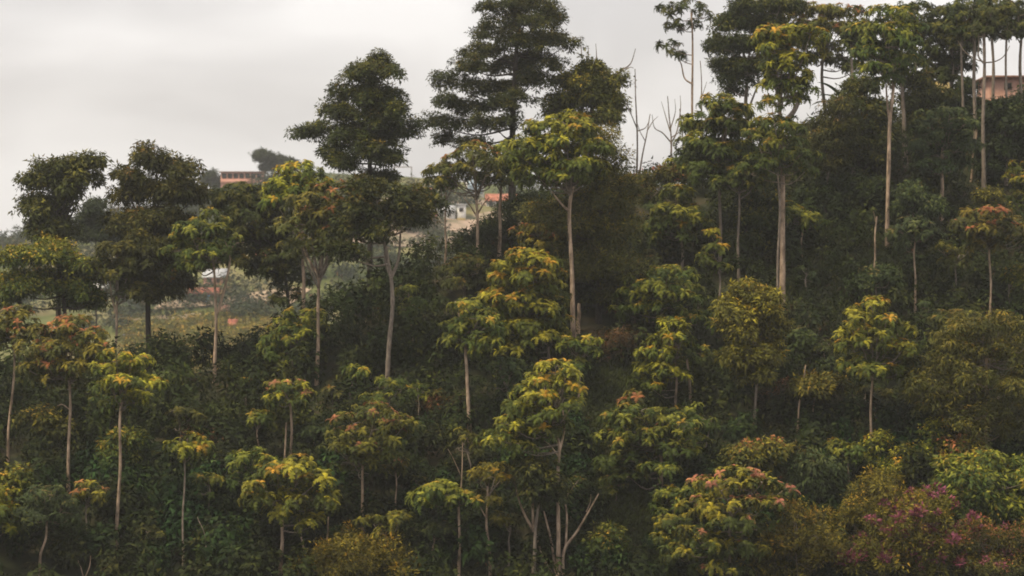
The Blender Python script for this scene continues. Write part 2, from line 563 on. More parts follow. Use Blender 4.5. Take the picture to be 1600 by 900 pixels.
def tree(name, label, base, crown, trunk=None, kind='pinnate', pal='green', rad=(4, 2), bark='bark_pale', D=None,
         limbs=None, fork=None, cat='tree', group=None, bare=None, size=1.0, extra=True, dens=1.0, fill=False, thick=0.78, seed=None, depth=0.85, blooms=None):
    """base: photo point of the foot. crown: list of photo ellipses (cx, cy, rx, ry). trunk: photo points from foot to top.
    The tree stands where the foot's view ray meets the slope; everything else is laid out at that distance with real depth."""
    N_TREE[0] += 1
    r = np.random.default_rng(1000 + N_TREE[0] if seed is None else seed)
    if D is None:
        D = hit(*base)
    PLACED.append((base, [(c[0], c[1]) for c in (crown or [])], name))
    s = D / F
    foot = ray(base[0], base[1], D)
    foot[2] = float(ground(foot[0], foot[1])) - 0.05
    O = foot.copy()
    root = link(name, None, loc=tuple(O))
    tag(root, label, cat, group)
    blobs = []
    if crown:
        cx0 = np.mean([c[0] for c in crown])
        half = max(abs(c[0] - cx0) + c[2] for c in crown) * s
        for i, (cx, cy, rx, ry) in enumerate(crown):
            off = ((i * 0.618 + 0.31 * N_TREE[0]) % 1.0 - 0.5) * half * depth
            rem = max(0.25, 1 - abs((cx - cx0) * s) / (half + 1e-6))
            off *= (0.5 + 0.5 * rem)
            if kind == 'pinnate':
                rx, ry = rx * 1.12, ry * 1.22
            c = ray(cx, cy, D) + np.array([0, off, 0])
            fl = 0.85 if kind in ('pinnate', 'big') else (1.35 if kind == 'layer' else 1.0)
            blobs.append((c, rx * s, ry * s * fl, max(rx * 0.9, ry) * s))
            if extra and len(crown) > 1 and (fill or kind != 'layer'):
                c2 = ray(cx + r.uniform(-0.25, 0.25) * rx, cy + r.uniform(-0.2, 0.9) * ry, D) - np.array([0, off + math.copysign(0.35 * half, off), 0])
                blobs.append((c2, rx * s * 0.8, ry * s * 0.8 * fl, rx * s * 0.75))
    # trunk with limbs
    tk = Acc()
    tp = [tuple(base)] + list(trunk or [])
    if not trunk and crown:
        c0 = max(crown, key=lambda c: c[1])
        tp += [(base[0] * 0.7 + c0[0] * 0.3, base[1] * 0.6 + c0[1] * 0.4), (c0[0], c0[1])]
    W = [ray(p[0], p[1], D) for p in tp]
    W[0][2] = foot[2] - 0.4
    if len(W) > 2 or True:
        for q in range(1, len(W)):
            W[q][1] += r.uniform(-0.12, 0.12)
    line = smooth_poly(W, 6)
    hh = np.linspace(0, 1, len(line))
    wob = np.stack([np.sin(hh * 9 + r.uniform(0, 6)), np.sin(hh * 7 + r.uniform(0, 6)), hh * 0], -1) * 0.05 * (hh * (1 - hh) * 4)[:, None]
    line = line + wob
    rr = thick * (rad[0] + (rad[1] - rad[0]) * hh) * s * (1 + 0.55 * np.exp(-hh * len(line) * 0.35))
    rr = rr * (1 + r.uniform(-0.07, 0.07, len(rr)))
    tube(tk, line, rr, 8)
    q0_ = sum(len(q) for q in tk.q)
    for (c, rx, ry, rz) in blobs:
        # a limb from the upper trunk into each clump of the crown
        f_ = r.uniform(0.86, 1.0)
        a = line[int(f_ * (len(line) - 1))]
        if a[2] > c[2] + 0.2:
            lowr = [i for i in range(len(line)) if line[i][2] < c[2] - 0.3]
            a = line[lowr[-1]] if lowr else a
        e = c + np.array([0, 0, -0.1 * ry])
        mid = (a + e) / 2 + np.array([0, 0, -0.12 * np.linalg.norm((e - a)[:2])]) + r.normal(size=3) * 0.12
        lp = smooth_poly([a, mid, e], 4)
        b0 = rad[1] * s * 0.55
        tube(tk, lp, np.linspace(b0, 0.02, len(lp)), 5)
        for _ in range(3):
            k = r.integers(3, len(lp))
            dd = np.clip(r.normal(size=3), -1, 1) * np.array([rx, rz, ry * 0.6]) * 0.5
            dd[2] = abs(dd[2])
            tube(tk, smooth_poly([lp[k], lp[k] + dd * 0.5 + np.array([0, 0, 0.1]), lp[k] + dd], 2), np.linspace(b0 * 0.4 + 0.01, 0.012, 5), 4)
    q1_ = sum(len(q) for q in tk.q)
    for li in (limbs or []):
        pts, r0, r1 = li
        Lw = [ray(p[0], p[1], D) for p in pts]
        q0 = r.uniform(-0.5, 0.5)
        for q in range(1, len(Lw)):
            Lw[q][1] += q0 * q / len(Lw) * np.linalg.norm(Lw[-1] - Lw[0])
        ll = smooth_poly(Lw, 5)
        tube(tk, ll, np.linspace(r0, r1, len(ll)) * s, 6)
    me = tk.mesh('trunk', M[bark], True)
    me.materials.append(M['bark_dark' if bark == 'bark_dark' else 'bark_grey'])  # pale trunks' crown limbs take darker bark, their shade put into the colour
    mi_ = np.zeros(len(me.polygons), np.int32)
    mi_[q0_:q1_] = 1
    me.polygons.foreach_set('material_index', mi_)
    me.transform(Matrix.Translation(-Vector(O)))
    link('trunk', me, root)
    if blobs:
        pos, up, sz, hg = crown_clumps(blobs, kind, r)
        if dens < 1:
            kp = r.uniform(size=len(pos)) < dens
            pos, up, sz, hg = pos[kp], up[kp], sz[kp], hg[kp]
        _, _, _, py_, pt_ = PAL[pal]
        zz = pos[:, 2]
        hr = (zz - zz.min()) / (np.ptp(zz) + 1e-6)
        # young flush on the outer, upper shoots; height bias also paints lit crown tops
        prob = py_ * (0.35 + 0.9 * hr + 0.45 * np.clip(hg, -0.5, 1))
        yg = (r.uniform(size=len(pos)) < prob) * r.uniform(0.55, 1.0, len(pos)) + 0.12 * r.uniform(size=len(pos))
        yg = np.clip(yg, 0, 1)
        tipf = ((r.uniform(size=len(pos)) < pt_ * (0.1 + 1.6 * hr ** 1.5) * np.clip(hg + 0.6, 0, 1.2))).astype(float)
        ac = Acc()
        sp = r.uniform(0.78, 1.12) if kind == 'pinnate' else r.uniform(0.88, 1.1)
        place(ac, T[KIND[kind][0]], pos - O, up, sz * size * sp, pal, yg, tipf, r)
        link('crown', ac.mesh('crown', M['leaf']), root)
        if blooms:
            k = r.permutation(len(pos))[:blooms[0]]
            k = k[hg[k] > -0.1]
            PAL['bloom'] = (blooms[1], blooms[2], blooms[2], 1, 0)
            fm = []
            for q in range(5):
                fa = Acc()
                place(fa, T['bloom'], np.array([[0, 0, 0.0], [0.5, 0.2, -0.15], [-0.4, 0.3, 0.1]])[:1], np.array([[0, 0, 1.0]]), np.ones(1), 'bloom', np.full(1, 0.4 + 0.15 * q), np.zeros(1), r)
                fm.append(fa.mesh('flower_head', M['flower']))
            for j, kk in enumerate(k[:120]):
                p = pos[kk] - O + np.array([0, -0.3, 0.28])
                fo = link('flower_head', fm[j % 5], root, loc=tuple(p))
                fo.rotation_euler = (r.uniform(-0.4, 0.4), r.uniform(-0.4, 0.4), r.uniform(0, 6.28))
                fo.scale = [blooms[3] * r.uniform(0.6, 1.25)] * 3
    return root


# ------------------------------------------------------------------ trees behind the crest, left
def cr(px):
    return float(np.interp(px, R_PX, R_D))


tree('vine_clad_tree', 'dark tree with ragged two-part crown against the sky at far left, trunk wrapped in vines', (92, 600),
     [(75, 285, 38, 24), (55, 322, 28, 16), (100, 268, 34, 18), (142, 256, 20, 13), (138, 282, 18, 13), (88, 320, 32, 30), (86, 362, 34, 30), (112, 300, 26, 20)],
     [(93, 520), (90, 420), (88, 330)], 'broad', 'olive', (6, 4), 'bark_dark', D=cr(90) + 9, extra=True)
tree('olive_tree', 'large olive-brown rounded tree on a thick dark trunk left of the far settlement', (232, 600),
     [(200, 276, 28, 18), (246, 256, 42, 22), (292, 268, 30, 18), (232, 305, 56, 26), (285, 305, 40, 28), (205, 350, 50, 26), (262, 350, 56, 28), (240, 400, 62, 30), (285, 415, 46, 24), (215, 440, 40, 22), (265, 448, 45, 20)],
     [(232, 550), (233, 470), (236, 400), (242, 310)], 'broad', 'olive', (6.5, 4), 'bark_dark', D=cr(232) + 7, size=1.1)
tree('leafy_tree', 'broad mid-green tree at the left frame edge below the vine-clad one', (101, 605),
     [(28, 405, 44, 24), (85, 395, 48, 24), (128, 420, 38, 24), (50, 440, 56, 28), (108, 455, 48, 28), (145, 470, 26, 22), (20, 445, 34, 26)],
     [(101, 540), (100, 470), (95, 430)], 'broad', 'green', (5, 3), 'bark_dark', D=cr(90) + 4)
tree('small_tree', 'small olive tree on a pale forked trunk in front of the dark valley', (181, 580),
     [(185, 392, 30, 14), (165, 412, 30, 16), (208, 415, 30, 16), (186, 430, 34, 18), (205, 452, 26, 12)],
     [(181, 545), (182, 500), (185, 455)], 'pinnate', 'olive', (3.2, 2.2), 'bark_pale', limbs=[([(182, 490), (175, 465), (172, 440)], 2, 1)])
tree('crooked_tree', 'tree on a thin crooked pale trunk with one bare side branch, above the coffee crest', (335, 600),
     [(325, 345, 34, 18), (300, 365, 34, 18), (345, 370, 28, 16), (285, 392, 36, 14), (322, 395, 36, 18), (300, 415, 34, 12)],
     [(336, 540), (337, 490), (336, 430), (330, 400)], 'pinnate', 'green', (3.6, 2.2), 'bark_pale',
     limbs=[([(337, 495), (347, 465), (357, 420), (360, 385)], 2.6, 1.6), ([(359, 395), (352, 378), (350, 372)], 1.3, .6), ([(360, 390), (370, 380), (382, 379)], 1.2, .5)])
tree('shade_tree', 'wide dark shade tree with yellow-green top below the long pink building', (440, 590),
     [(365, 300, 36, 14), (400, 305, 42, 18), (372, 328, 50, 20), (420, 335, 46, 22), (395, 362, 60, 24), (440, 380, 46, 26), (380, 400, 46, 24), (425, 420, 46, 26), (455, 440, 30, 26)],
     [(448, 520), (450, 460), (435, 380)], 'pinnate', 'dark', (5, 3), 'bark_dark', D=cr(430) + 7)
tree('yellow_topped_tree', 'bright yellow-topped tree on a straight pale trunk below the far ridge trees', (474, 560),
     [(470, 268, 34, 16), (442, 288, 30, 14), (490, 288, 36, 16), (462, 300, 40, 16), (435, 318, 30, 14)],
     [(474, 470), (473, 410), (472, 345)], 'pinnate', 'yellow', (4, 3), 'bark_pale', D=cr(474) + 4)
tree('red_tipped_tree', 'red-and-yellow tipped tree whose pale trunk forks just under its wide crown', (495, 600),
     [(515, 298, 34, 15), (485, 318, 36, 17), (535, 325, 28, 16), (510, 338, 50, 20), (470, 350, 40, 20), (530, 365, 36, 18), (490, 378, 48, 16), (540, 345, 22, 14)],
     [(496, 540), (498, 480), (498, 425)], 'pinnate', 'red', (4, 3), 'bark_pale',
     limbs=[([(498, 430), (486, 412), (478, 400), (472, 385)], 2.4, 1.2), ([(498, 430), (508, 412), (512, 390)], 2.4, 1.2)])
tree('tall_cedar_like_tree', 'tall dark layered tree standing against the sky right of the pink building', (577, 520),
     [(580, 100, 36, 15), (562, 118, 40, 18), (600, 125, 34, 18), (545, 150, 42, 18), (590, 155, 48, 20), (525, 178, 44, 16), (575, 190, 56, 20), (620, 178, 30, 14), (500, 208, 42, 16), (552, 220, 56, 20), (606, 215, 48, 20), (505, 236, 34, 12), (580, 250, 54, 20), (632, 205, 26, 12), (625, 240, 22, 12), (540, 262, 40, 14), (590, 282, 40, 16)],
     [(577, 440), (578, 330), (579, 220), (578, 120)], 'layer', 'dark', (7, 3), 'bark_dark', D=cr(577) + 8)
tree('umbrella_tree', 'dark umbrella-crowned tree on a long pale trunk forking at the crest', (604, 620),
     [(590, 305, 46, 18), (640, 318, 44, 18), (560, 330, 40, 18), (612, 338, 60, 20), (655, 345, 32, 14), (580, 360, 40, 16), (535, 350, 34, 18), (520, 390, 34, 16), (545, 400, 30, 18)],
     [(608, 540), (612, 480), (611, 432), (604, 395), (598, 365)], 'layer', 'dark', (4.5, 4), 'bark_grey',
     limbs=[([(611, 435), (622, 405), (625, 365)], 3, 1.5), ([(611, 435), (603, 415), (600, 395)], 2, 1)])
tree('giant_tree', 'tallest broad dark tree with sky showing between its layers, near the top of frame', (800, 400),
     [(820, 8, 50, 16), (790, 22, 46, 18), (850, 28, 38, 18), (815, 42, 60, 18), (770, 52, 44, 16), (870, 62, 36, 14), (830, 72, 60, 18), (755, 82, 46, 16), (735, 108, 48, 14), (795, 105, 56, 18), (850, 98, 50, 14), (710, 132, 38, 12), (765, 138, 54, 16), (830, 130, 46, 14), (690, 162, 34, 12), (740, 168, 54, 14), (800, 165, 46, 16), (675, 190, 26, 10), (720, 198, 46, 13), (775, 200, 46, 14), (690, 220, 34, 11), (740, 228, 36, 10), (885, 72, 22, 9)],
     [(800, 300), (802, 200), (805, 100), (812, 40)], 'layer', 'dark', (9, 3.5), 'bark_dark', D=cr(800) + 9, size=0.92)

# ------------------------------------------------------------------ middle crest
tree('crest_tree', 'yellow-orange topped tree on a slim forking trunk, below the left side of the giant tree', (747, 430),
     [(742, 232, 32, 12), (720, 248, 30, 12), (765, 250, 30, 12), (700, 266, 36, 12), (745, 265, 40, 14), (680, 284, 24, 10), (770, 278, 30, 12)],
     [(747, 380), (745, 335), (744, 292)], 'pinnate', 'red', (3.2, 2.4), 'bark_pale',
     limbs=[([(746, 340), (735, 322), (724, 308)], 1.5, .7), ([(746, 335), (756, 318), (765, 308)], 1.4, .7)])
tree('slim_tree', 'slim tree with a sparse crown on the thinnest pale trunk at the crest', (696, 418),
     [(690, 290, 26, 10), (705, 280, 24, 10), (668, 300, 18, 8)], [(696, 370), (697, 300)], 'pinnate', 'green', (2.2, 1.6), 'bark_pale')
tree('pale_trunk_tree', 'tree with pale reddish trunk just left of the dense conical one', (780, 400),
     [(790, 232, 26, 12), (805, 250, 30, 14), (780, 262, 26, 12), (815, 275, 26, 12)], [(781, 350), (784, 275)], 'pinnate', 'green', (3.4, 2.4), 'bark_pale')
tree('golden_green_tree', 'large golden-green tree in the middle, one side branch low on its long pale trunk', (897, 548),
     [(885, 188, 40, 14), (855, 200, 38, 15), (915, 205, 34, 15), (830, 222, 36, 14), (880, 222, 48, 17), (925, 232, 36, 15), (850, 245, 48, 16), (900, 252, 46, 16), (815, 248, 30, 12), (835, 270, 36, 12), (880, 278, 42, 14), (920, 262, 30, 14)],
     [(894, 460), (891, 380), (891, 320), (896, 285)], 'pinnate', 'yellow', (5, 3), 'bark_pale',
     limbs=[([(890, 330), (880, 322), (868, 308), (862, 300)], 2, 1)])
tree('broken_stump', 'short broken pale stump beside the long middle trunk', (904, 520), [], [(904, 498), (905, 474)], rad=(4.5, 3.2), bark='bark_pale', cat='stump')
tree('ragged_tree', 'dark ragged tree with bare twigs poking from its top into the sky', (925, 360),
     [(925, 108, 36, 15), (900, 128, 40, 16), (945, 130, 32, 18), (955, 160, 26, 18), (920, 158, 42, 18), (890, 160, 34, 14), (950, 185, 26, 14), (900, 185, 36, 14)],
     [(926, 280), (925, 200), (922, 140)], 'broad', 'oliveg', (5, 3), 'bark_grey', D=cr(925) + 4,
     limbs=[([(915, 130), (910, 95), (908, 55)], 1.2, .5), ([(922, 120), (920, 95), (919, 72)], 1, .4), ([(930, 115), (932, 90), (931, 68)], 1.2, .4), ([(950, 125), (972, 110), (985, 100), (992, 78)], 1.6, .5), ([(978, 108), (985, 105), (990, 106)], .8, .4)])
tree('conical_tree', 'dense dark conical tree with fine golden leaves in the middle of the crest', (935, 505),
     [(940, 225, 30, 24), (952, 258, 36, 28), (925, 272, 40, 30), (965, 300, 32, 36), (930, 320, 50, 36), (965, 355, 34, 40), (915, 370, 52, 40), (960, 415, 42, 40), (920, 430, 50, 36), (955, 465, 40, 32), (880, 350, 40, 34), (850, 330, 40, 26)],
     [(936, 420), (938, 330), (942, 240)], 'fine', 'oliveg', (5, 2.5), 'bark_dark', size=1.1)
tree('round_tree', 'rounded deep-green tree filling the gap under the slim crest trunks', (840, 420),
     [(830, 318, 44, 24), (800, 340, 40, 26), (850, 350, 40, 28), (780, 365, 40, 24), (745, 375, 36, 20)], [(835, 380), (828, 335)], 'fine', 'deep', (4, 2), 'bark_dark', D=cr(830) - 2)

# dead trees on the skyline
for lab, base, trunk, limbs in [
    ('bare dead pole with one short side twig, leftmost of the dead trees on the crest', (995, 330), [(995, 240), (994, 160), (992, 108)], [([(995, 200), (985, 175), (980, 160)], 1, .4), ([(995, 205), (1008, 200), (1014, 190)], 1, .4)]),
    ('leaning dead tree with twiggy top beside the bare pole', (990, 340), [(1000, 270), (1008, 220), (1016, 178)], [([(1008, 220), (1000, 205), (996, 192)], .8, .4), ([(1011, 205), (1020, 190), (1028, 182)], .8, .3)]),
    ('dead tree with a candelabra of bare branches, widest of the dead trees', (1048, 330), [(1048, 240), (1047, 190), (1043, 150)], [([(1048, 222), (1035, 208), (1022, 200), (1018, 180)], 1.2, .4), ([(1048, 225), (1058, 205), (1064, 170), (1064, 148)], 1.3, .4), ([(1047, 205), (1040, 180), (1034, 158)], 1, .3), ([(1048, 200), (1055, 175), (1054, 155)], .9, .3), ([(1049, 215), (1064, 205), (1076, 198)], .9, .3)]),
    ('thin dead stick standing left of the tall tufted tree', (1066, 340), [(1066, 270), (1068, 220), (1062, 170)], [([(1067, 230), (1074, 210), (1076, 195)], .7, .3)]),
    ('thin dead stick standing right of the tall tufted tree', (1095, 330), [(1096, 220), (1097, 150), (1094, 95)], [([(1097, 150), (1102, 135), (1104, 128)], .6, .3)]),
]:
    tree('dead_tree', lab, base, [], trunk, rad=(2.2, .8), bark='bark_grey', D=cr(base[0]) + 1, limbs=limbs, group='dead trees on the skyline')

# ------------------------------------------------------------------ right crest
tree('tufted_tree', 'tall thin tree with feathery dark tufts alone against the sky', (1084, 320),
     [(1050, 15, 22, 14), (1078, 12, 26, 14), (1070, 38, 30, 12), (1100, 28, 16, 12), (1045, 72, 20, 10), (1056, 85, 18, 9)],
     [(1083, 220), (1082, 130), (1081, 50), (1080, 20)], 'pinnate', 'dark', (2.8, 1.6), 'bark_pale', D=cr(1084) + 2,
     limbs=[([(1083, 132), (1070, 122), (1065, 100), (1058, 85)], 1.5, .7)], size=0.85, extra=False)
tree('dark_crest_tree', 'dense dark broad-leaved tree at the top, left of the right-hand crest group', (1172, 300),
     [(1170, 18, 46, 16), (1150, 42, 40, 18), (1195, 40, 40, 18), (1138, 72, 34, 18), (1175, 72, 44, 20), (1135, 105, 28, 16), (1165, 112, 40, 18), (1205, 95, 36, 20), (1150, 128, 30, 10), (1215, 10, 40, 12)],
     [(1172, 220), (1165, 160), (1170, 90)], 'broad', 'dark', (4.5, 3), 'bark_grey', D=cr(1172) + 4,
     limbs=[([(1168, 175), (1178, 150), (1188, 125)], 2, 1), ([(1218, 200), (1240, 175), (1252, 150)], 5, 3)])
tree('plate_crowned_tree', 'tall tree whose plate-like yellow crown steps down over the thick pale trunk', (1221, 478),
     [(1225, 52, 42, 13), (1260, 60, 34, 13), (1200, 62, 30, 12), (1235, 92, 38, 12), (1215, 98, 26, 10), (1232, 116, 36, 14), (1250, 136, 24, 14), (1215, 130, 26, 10)],
     [(1223, 400), (1224, 300), (1219, 200), (1218, 130)], 'pinnate', 'yellow', (6, 3), 'bark_pale')
tree('skyline_tree', 'reddish-topped wide tree at the top edge right of the plate-crowned one', (1300, 300),
     [(1275, 18, 40, 12), (1310, 20, 36, 12), (1255, 38, 36, 13), (1295, 45, 46, 16), (1335, 45, 34, 14), (1265, 68, 34, 13), (1305, 75, 34, 14), (1240, 14, 40, 12), (1345, 78, 32, 14), (1282, 92, 36, 13), (1330, 100, 30, 13)],
     [(1292, 200), (1285, 120), (1290, 60)], 'pinnate', 'red', (4, 2.5), 'bark_grey', D=cr(1300) + 3)
tree('tiered_tree', 'wide tiered green tree with yellow tips, below the tall tufted tree', (1125, 425),
     [(1125, 158, 30, 14), (1145, 175, 34, 14), (1095, 188, 34, 14), (1130, 198, 44, 16), (1170, 205, 36, 14), (1085, 222, 36, 14), (1125, 230, 50, 16), (1165, 238, 40, 16), (1080, 252, 34, 12), (1115, 262, 44, 14), (1155, 265, 40, 13)],
     [(1125, 360), (1125, 290), (1125, 220)], 'pinnate', 'green', (3.6, 2.6), 'bark_grey')
tree('hanging_tree', 'green tree with drooping golden sprays, its trunk right against the thickest pale trunk', (1215, 482),
     [(1205, 165, 24, 16), (1200, 190, 28, 14), (1225, 195, 26, 14), (1190, 215, 34, 15), (1225, 225, 34, 15), (1210, 250, 44, 14), (1245, 245, 34, 14), (1250, 265, 26, 12), (1180, 260, 34, 12)],
     [(1216, 400), (1217, 310), (1214, 240)], 'pinnate', 'green', (2.2, 1.8), 'bark_grey', D=hit(1221, 478) - 1.5)
tree('shaded_tree', 'dark-green tree on a thin dark trunk between the tiered tree and the thickest trunk', (1154, 445),
     [(1155, 264, 34, 12), (1182, 274, 30, 12), (1138, 282, 28, 10), (1165, 288, 34, 10)], [(1154, 360), (1155, 290)], 'pinnate', 'green', (2.8, 2), 'bark_grey')
tree('rusty_tree', 'rust-coloured loose tree right of the thick trunk, in front of a mist gap', (1290, 345),
     [(1305, 172, 26, 14), (1290, 195, 32, 16), (1318, 200, 28, 16), (1280, 222, 32, 14), (1310, 228, 30, 16), (1275, 248, 28, 12), (1300, 255, 28, 12)],
     [(1292, 290), (1296, 230)], 'droop', 'olive', (3, 2), 'bark_grey')
tree('long_pole_tree', 'tall tree on the longest bare pale trunk at right, flared at its foot', (1387, 393),
     [(1390, 22, 38, 14), (1365, 45, 36, 15), (1410, 48, 34, 15), (1385, 68, 50, 18), (1355, 85, 30, 14), (1400, 95, 36, 15), (1370, 108, 30, 12), (1390, 122, 24, 10)],
     [(1386, 370), (1390, 250), (1390, 190), (1396, 130), (1392, 90)], 'pinnate', 'green', (4.6, 2.6), 'bark_pale',
     limbs=[([(1390, 190), (1387, 160), (1386, 130)], 2, 1.2)])
for lab, base, trunk, crown, pal, rr in [
    ('grey-trunked crest tree, first right of the longest pale trunk', (1416, 262), [(1412, 200), (1409, 130), (1410, 90)], [(1408, 82, 24, 12), (1420, 100, 24, 12), (1402, 112, 20, 10)], 'dark', (4.4, 3)),
    ('thin grey crest tree with a high narrow crown, second right of the longest pale trunk', (1427, 215), [(1429, 150), (1430, 80), (1430, 30)], [(1430, 12, 30, 13), (1440, 32, 24, 10), (1415, 28, 22, 10), (1448, 58, 28, 13), (1425, 62, 26, 12)], 'dark', (3.2, 2.2)),
    ('bushy-crowned crest tree above the yellow shed roof', (1488, 210), [(1488, 150), (1487, 100), (1485, 60)], [(1480, 22, 36, 14), (1465, 48, 34, 15), (1500, 50, 36, 15), (1480, 75, 42, 16), (1460, 98, 30, 14), (1495, 100, 30, 13), (1475, 118, 28, 10), (1510, 75, 24, 12)], 'dark', (3.4, 2.4)),
    ('first of three tall parallel trunks before the brick building', (1524, 258), [(1523, 180), (1523, 100), (1522, 40)], [(1520, 8, 40, 14), (1505, 28, 30, 12), (1540, 25, 30, 12), (1500, 48, 30, 12), (1524, 46, 28, 10)], 'dark', (4, 2.8)),
    ('longest of three tall parallel trunks before the brick building', (1537, 305), [(1537, 220), (1538, 120), (1538, 45)], [(1540, 40, 26, 10), (1550, 15, 34, 12), (1528, 48, 20, 8)], 'olive', (4, 2.8)),
    ('dark trunk nearest the pale corner of the brick building', (1552, 190), [(1552, 140), (1551, 80), (1550, 30)], [(1565, 12, 30, 12), (1560, 32, 26, 11), (1545, 35, 20, 9)], 'dark', (3.4, 2.4)),
    ('slim trunk with a small dark crown left of the longest pale trunk, on the crest', (1334, 300), [(1333, 200), (1331, 110), (1330, 60)], [(1330, 50, 24, 10), (1342, 66, 20, 9)], 'dark', (3, 2)),
    ('slim trunk just right of the bushy-crowned crest tree', (1504, 255), [(1504, 180), (1503, 100), (1502, 50)], [(1502, 40, 24, 10), (1512, 56, 20, 9)], 'olive', (3, 2)),
    ('slim trunk standing before the middle of the brick wall', (1572, 290), [(1571, 200), (1572, 120), (1573, 50)], [(1574, 36, 28, 11), (1562, 52, 22, 9)], 'dark', (3, 2)),
    ('double-trunked tree at the right frame edge before the brick wall', (1597, 250), [(1596, 180), (1595, 100), (1596, 40)], [(1590, 15, 34, 13), (1600, 35, 32, 14), (1582, 50, 26, 10), (1620, 20, 34, 16)], 'dark', (3.6, 2.6)),
]:
    kw = {}
    if 'longest of' in lab:
        kw['limbs'] = [([(1538, 98), (1555, 96), (1568, 88), (1577, 72)], 1.2, .5), ([(1538, 100), (1528, 88), (1528, 68), (1526, 50)], 1.5, .7), ([(1538, 97), (1526, 92), (1510, 80), (1500, 62)], 1, .4)]
    tree('crest_pole_tree', lab, base, crown, trunk, 'pinnate', pal, rr, 'bark_grey', group='tall pole trees on the right crest', **kw)
tree('leaning_pole', 'thin pale pole leaning between the tall parallel trunks', (1516, 285), [], [(1521, 240), (1527, 200)], rad=(2.2, 1.4), bark='bark_pale', cat='pole')
tree('grey_green_tree', 'layered grey-green tree on a short pale trunk, in the shade at upper right', (1471, 345),
     [(1470, 178, 34, 12), (1495, 192, 32, 12), (1455, 198, 32, 12), (1480, 214, 42, 14), (1448, 226, 30, 12), (1500, 228, 30, 12), (1470, 244, 42, 14), (1492, 255, 30, 10), (1455, 262, 32, 11)],
     [(1471, 310), (1472, 270), (1473, 220)], 'pinnate', 'grey', (3.8, 2.6), 'bark_pale')
tree('edge_tree', 'yellow-flowered bright tree cut by the right frame edge', (1606, 330),
     [(1600, 262, 24, 14), (1588, 282, 20, 12), (1612, 285, 30, 16), (1592, 305, 20, 10)], [(1606, 300), (1604, 280)], 'pinnate', 'yellow', (2.5, 1.8), 'bark_grey')
tree('umbrella_sapling', 'small flat-crowned tree on a thin trunk, centre right in the shade', (1430, 490),
     [(1430, 348, 26, 11), (1408, 362, 26, 11), (1452, 365, 26, 11), (1428, 376, 32, 11)], [(1430, 440), (1429, 395), (1430, 370)], 'pinnate', 'grey', (2.2, 1.6), 'bark_pale')
tree('purple_tipped_tree', 'tree with purplish-red tips on a thin straight trunk near the right edge', (1547, 515),
     [(1540, 334, 34, 11), (1512, 350, 26, 10), (1560, 352, 28, 11), (1538, 364, 36, 12), (1540, 382, 26, 10), (1596, 350, 26, 12), (1600, 372, 24, 10)], [(1548, 460), (1547, 410), (1545, 370)], 'pinnate', 'red', (2.4, 1.8), 'bark_pale')
tree('bare_pole_tree', 'thin bare leaning pole above the yellow-green tree at right', (1361, 475), [], [(1365, 420), (1368, 370), (1370, 338)], rad=(2.4, 1.5), bark='bark_pale', cat='pole', limbs=[([(1369, 350), (1366, 338), (1364, 330)], .8, .4)])

for lab, base, crown, pal, dd in [
    ('dense dark tree filling the gap left of the longest pale trunk', (1350, 330), [(1345, 138, 30, 18), (1328, 165, 32, 18), (1365, 168, 30, 18), (1345, 195, 42, 20), (1330, 225, 38, 18), (1375, 215, 34, 18), (1350, 250, 44, 18)], 'dark', 3),
    ('olive understorey tree between the two grey crest trunks', (1440, 280), [(1432, 128, 28, 16), (1455, 148, 28, 14), (1420, 160, 30, 16), (1445, 182, 36, 18), (1425, 205, 34, 16)], 'olive', 4),
    ('dark bushy tree at the foot of the brick building', (1575, 310), [(1572, 172, 34, 14), (1600, 170, 30, 14), (1555, 195, 34, 18), (1588, 205, 40, 20), (1562, 232, 44, 20), (1600, 240, 34, 20), (1545, 255, 34, 16)], 'deep', 3),
    ('dark bushy tree right of the yellow shed', (1505, 260), [(1505, 138, 24, 14), (1492, 160, 28, 14), (1515, 168, 28, 16), (1500, 190, 34, 16)], 'deep', 5),
    ('black-green tree in deepest shade behind the longest pale trunk', (1320, 400), [(1290, 300, 44, 20), (1330, 292, 44, 20), (1365, 305, 40, 20), (1305, 330, 50, 22), (1350, 338, 44, 20)], 'deep', 7),
    ('black-green tree in deep shade left of the thickest trunk', (1190, 430), [(1180, 315, 34, 18), (1160, 340, 34, 18), (1195, 350, 34, 20), (1170, 375, 38, 18)], 'dark', 2),
]:
    tree('understorey_tree', lab, base, crown, None, 'broad', pal, (3.4, 2.2), 'bark_dark', D=hit(*base) + dd, group='dark understorey trees on the right')

# ------------------------------------------------------------------ mid slope
tree('slope_tree', 'stepped green tree with pinkish trunk, uppermost of the shaded slope left of the thickest trunk', (1066, 430),
     [(1055, 302, 24, 11), (1045, 325, 34, 12), (1078, 330, 28, 11), (1060, 348, 44, 13), (1028, 352, 24, 10), (1095, 352, 26, 11), (1050, 372, 34, 11)],
     [(1066, 400), (1065, 360)], 'pinnate', 'green', (2.8, 2), 'bark_grey')
tree('narrow_tree', 'narrow yellow-lit tree clinging along the grey trunk in mid slope', (1123, 500),
     [(1112, 368, 16, 11), (1118, 388, 20, 11), (1108, 402, 18, 9), (1122, 418, 18, 10)], [(1124, 460), (1124, 400)], 'pinnate', 'yellow', (2.2, 1.6), 'bark_grey', extra=False)
tree('spreading_tree', 'wide layered green tree in mid slope, right of the dark conical one', (1035, 560),
     [(1050, 426, 36, 11), (1015, 435, 34, 12), (1075, 440, 26, 12), (1035, 450, 46, 13), (995, 458, 34, 12), (1060, 468, 34, 12), (1020, 478, 44, 13), (980, 484, 24, 9), (1045, 495, 34, 11), (1085, 500, 28, 18)],
     [(1035, 510), (1036, 460)], 'pinnate', 'green', (3, 2.2), 'bark_grey')
